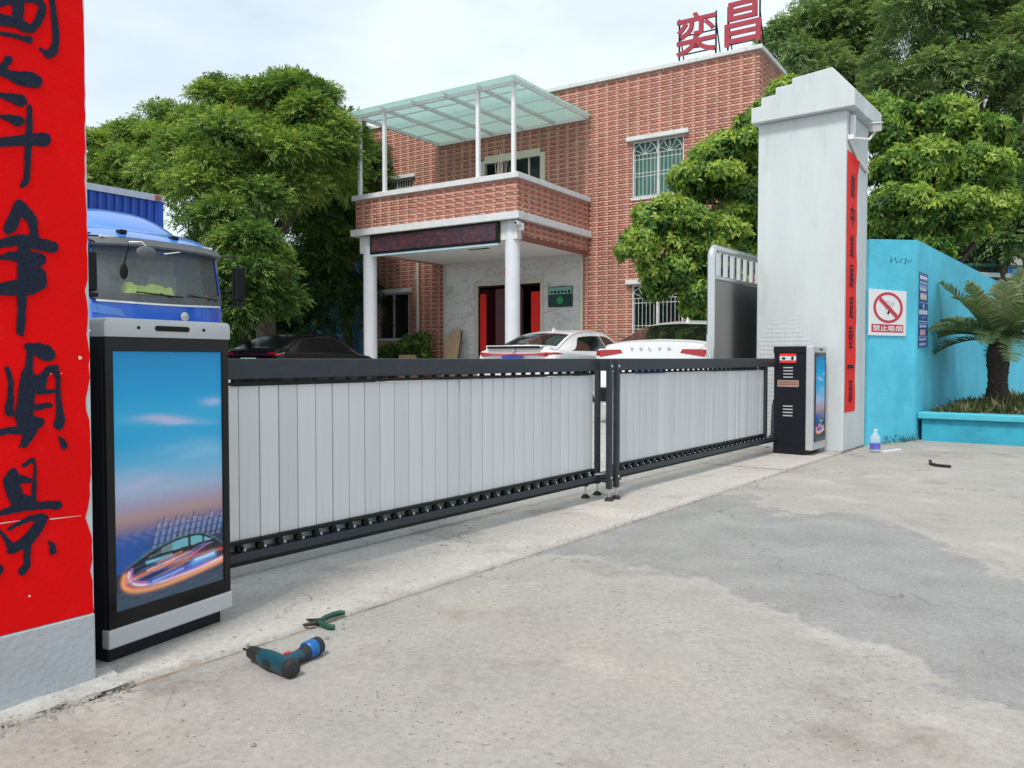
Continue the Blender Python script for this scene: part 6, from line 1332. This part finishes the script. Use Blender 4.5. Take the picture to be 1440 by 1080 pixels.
def weeds(name, s0, s1, t0, t1, n_, hmax, seed, zb=.26):
    r = np.random.default_rng(seed); s = r.uniform(s0, s1, n_); t = r.uniform(t0, t1, n_); p = np.stack([GO.x + GU.x * s + GN.x * t, GO.y + GU.y * s + GN.y * t, np.full(n_, zb)], -1); h = r.uniform(.3, 1, n_) * hmax * (.6 + .4 * np.sin(s * 3) * np.cos(t * 4)); d = norm(np.stack([r.normal(0, .5, n_), r.normal(0, .5, n_), np.ones(n_)], -1)); wv = norm(np.cross(d, r.normal(size=(n_, 3)))) * r.uniform(.004, .014, n_)[:, None]
    V = np.stack([p - wv * .5, p + wv * .5, p + d * (h * .6)[:, None] + wv, p + d * h[:, None] + np.stack([r.normal(0, .03, n_), r.normal(0, .03, n_), -.02 * np.ones(n_)], -1)], 1).reshape(-1, 3); return link(name, quads_mesh(name, V, np.arange(4 * n_).reshape(n_, 4), M['weed'], {'lc': np.repeat(r.random(n_) ** 1.6, 4)}))
tag(weeds('planter_weeds', ps0 + .22, ps0 + 3.2, 1.02, 5.5, 30000, .38, 6), 'dense low weeds and grass filling the turquoise planter', 'weeds', kind='stuff')
# ------------------------------------------------------------------ tools and litter
M['teal'] = mat('teal_tool_plastic', (.004, .055, .078), .4, var=.12, scale=60); M['bluebat'] = mat('blue_battery_plastic', (.006, .11, .34), .4); M['toolblk'] = mat('black_tool_rubber', (.014, .016, .018), .6, var=.2, scale=60); M['toolred'] = mat('red_trigger', (.5, .02, .03), .4)
a = on_z(353, 914, .036); b = on_z(414, 939, .036); ax = (b - a).normalized(); Ld = (b - a).length
drl = thing('cordless_drill', 'teal and black cordless drill with blue battery lying on the concrete', 'drill', (a.x, a.y, 0), math.atan2(ax.y, ax.x))
RY = Matrix.Rotation(R(90), 3, 'Y'); zc = .030; s_ = Ld
def lx(prof, name, mt, n_=24): return MB().lathe(prof, n_, (0, 0, zc), RY).build(name, mt, drl, smooth=35)
lx([(.010, .0), (.020, .002), (.0225, .02), (.0225, .05), (.024, .055), (.024, .062), (.018, .066)], 'chuck', M['toolblk'])
lx([(.022, .060), (.026, .068), (.029, .10), (.029, s_ - .04), (.0285, s_ - .03)], 'motor_housing', M['teal'])
lx([(.0285, s_ - .03), (.029, s_ - .015), (.026, s_ - .004), (.018, s_)], 'rear_cap', M['toolblk'])
lx([(.0035, -.045), (.0035, -.006), (.006, -.004), (.006, .002)], 'bit', M['black'], 8)
e = on_z(449, 907, .03); inv_d = (Matrix.Translation((a.x, a.y, 0)) @ Matrix.Rotation(math.atan2(ax.y, ax.x), 4, 'Z')).inverted(); el = inv_d @ e
root_ = Vector((s_ * .68, 0, .032)); dirh = Vector((el.x - root_.x, el.y - root_.y, 0)); Lh = dirh.length; dirh.normalize(); pr_ = Vector((-dirh.y, dirh.x, 0))
def oval(ts, name, mt):
    n_ = 20; vs = []
    for q, rw_, rh_ in ts:
        c_ = root_ + dirh * q
        for i in range(n_): t = 6.283 * i / n_; vs.append(c_ + pr_ * (rw_ * math.cos(t)) + Vector((0, 0, rh_ * math.sin(t) + rh_ - root_.z + .001)))
    m_ = len(ts); return MB().add(vs, [(j * n_ + i, j * n_ + (i + 1) % n_, (j + 1) * n_ + (i + 1) % n_, (j + 1) * n_ + i) for j in range(m_ - 1) for i in range(n_)] + [tuple(range(n_))[::-1], tuple(range((m_ - 1) * n_, m_ * n_))]).build(name, mt, drl, smooth=40)
oval([(.0, .026, .026), (.04, .021, .022), (Lh * .5, .0225, .023), (Lh * .64, .027, .026)], 'handle', M['toolblk']); oval([(.03, .0225, .0235), (Lh * .35, .0215, .0228), (Lh * .48, .0225, .0235)], 'grip_panel', M['teal'])
oval([(Lh * .64, .029, .028), (Lh * .66, .031, .030), (Lh * .84, .031, .030), (Lh * .85, .030, .029)], 'battery', M['bluebat']); oval([(Lh * .85, .032, .030), (Lh * .97, .031, .030), (Lh * 1.0, .026, .026)], 'battery_base', M['toolblk'])
tg_ = root_ + dirh * .035 - Vector((ax.x, 0, 0)) * 0; MB().box(tg_.x - .034, tg_.y - .012 + .018, .02, tg_.x - .018, tg_.y + .012 + .018, .045).build('trigger', M['toolred'], drl, bevel=.003)
mb = MB(); mb.add([(.11, -.0297, zc - .012), (.15, -.0297, zc - .012), (.15, -.0297, zc + .01), (.11, -.0297, zc + .01)], [(0, 1, 2, 3)]); mb.build('size_label', M['toolblk'], drl)
# pliers
pvt = on_z(448, 874.5, .01); pl = thing('pliers', 'long-nose pliers with dark green handles lying open on the joint', 'pliers', (pvt.x, pvt.y, 0), 0)
def lp_(px_, py_, z=.01): q = on_z(px_, py_, z); return Vector((q.x - pvt.x, q.y - pvt.y, q.z))
M['plgreen'] = mat('dark_green_grip', (.008, .07, .04), .45, var=.1); M['pljaw'] = mat('blackened_steel', (.05, .045, .045), .45, .6)
for nm, ends in (('jaw', [(449, 874), (440, 872.5), (431, 871)]), ('jaw', [(447, 875), (436, 877.5), (425, 878.5)])): mb = MB(); mb.tube([lp_(*p_) for p_ in ends], [.011, .008, .0025], 8); mb.build(nm, M['pljaw'], pl, smooth=50)
for nm, ends in (('handle', [(449, 875), (456, 869), (468, 864), (478, 861.5), (485, 861.5)]), ('handle', [(447, 874), (455, 879), (462, 881.5), (470, 882)])): mb = MB(); mb.tube([lp_(*p_, z=.011) for p_ in ends], [.010, .0095, .010, .010, .007][:len(ends)], 10); mb.build(nm, M['plgreen'], pl, smooth=50)
MB().lathe([(.014, .0), (.014, .02), (.006, .021)], 16).build('pivot', M['pljaw'], pl, smooth=40)
# water bottle
bp_ = on_z(1230.5, 636); t = thing('water_bottle', 'clear plastic water bottle with blue label standing by the turquoise wall', 'bottle', bp_, 0)
MB().lathe([(.045, 0), (.052, .01), (.052, .07), (.049, .075), (.052, .08), (.052, .15), (.048, .17), (.022, .205), (.018, .215), (.018, .235)], 24).build('bottle_body', glass('clear_pet', (.75, .85, .9), .08, .35), t, smooth=40); MB().lathe([(.0527, .035), (.0527, .10)], 24).build('label_sleeve', mat('blue_label', (.10, .12, .50), .4, var=.5, scale=30), t, smooth=40); MB().lathe([(.02, .226), (.02, .246), (.012, .247)], 16).build('cap', mat('white_cap', (.6, .68, .75), .5), t, smooth=40)
a, b = on_z(1242, 635, .01), on_z(1266, 632, .01); o = MB(); o.bar(a, b, .03, .018); tag(o.build('plastic_strip', M['white']), 'white plastic strip lying on the ground beside the bottle', 'strip')
o = MB(); o.tube([on_z(1308, 648, .02), on_z(1309, 652, .014), on_z(1316, 654, .014), on_z(1326, 655, .014), on_z(1337, 656, .014)], .014, 10); tag(o.build('hose_offcut', M['rubber'], smooth=50), 'short bent black hose offcut on the bare concrete', 'hose')
# small stones, chips and leaf litter on the concrete
VV, QQ = [], []
random.seed(12)
def pebble(p, r_):
    k = len(VV); 
    for i in range(6): a = 6.283 * i / 6 + random.random() * .5; VV.append((p.x + r_ * random.uniform(.6, 1.2) * math.cos(a), p.y + r_ * random.uniform(.6, 1.2) * math.sin(a), p.z - .001))
    for i in range(6): VV.append((p.x + (VV[k + i][0] - p.x) * .55, p.y + (VV[k + i][1] - p.y) * .55, p.z + r_ * .55))
    for i in range(6): q = (i + 1) % 6; QQ.append((k + i, k + q, k + 6 + q, k + 6 + i))
    QQ.append((k + 6, k + 7, k + 8, k + 9)); QQ.append((k + 6, k + 9, k + 10, k + 11))
for i in range(520):
    s = random.uniform(-5, 6); t_ = random.choice((random.gauss(.50, .04), random.uniform(.5, 5), random.uniform(-.6, .5), random.gauss(.55, .15))); pebble(G(s, t_, .003), random.choice((.003, .004, .005, .005, .009)))
for i in range(150):
    xx = random.uniform(0, 190); p = on_z(xx, 1012 - .30 * xx + abs(random.gauss(0, 14))); pebble(p, random.uniform(.003, .010))
for i in range(160): q = P0.lerp(P1, random.random()) + fac_n * abs(random.gauss(.03, .05)); pebble(q + Vector((0, 0, .003)), random.uniform(.005, .014))
tag(link('gravel_chips', quads_mesh('gravel_chips', np.array(VV), np.array(QQ), mat('chip_stone', (.26, .245, .22), .95, var=.45, scale=14))), 'loose grit and stone chips scattered along the concrete joints', 'grit', kind='stuff')
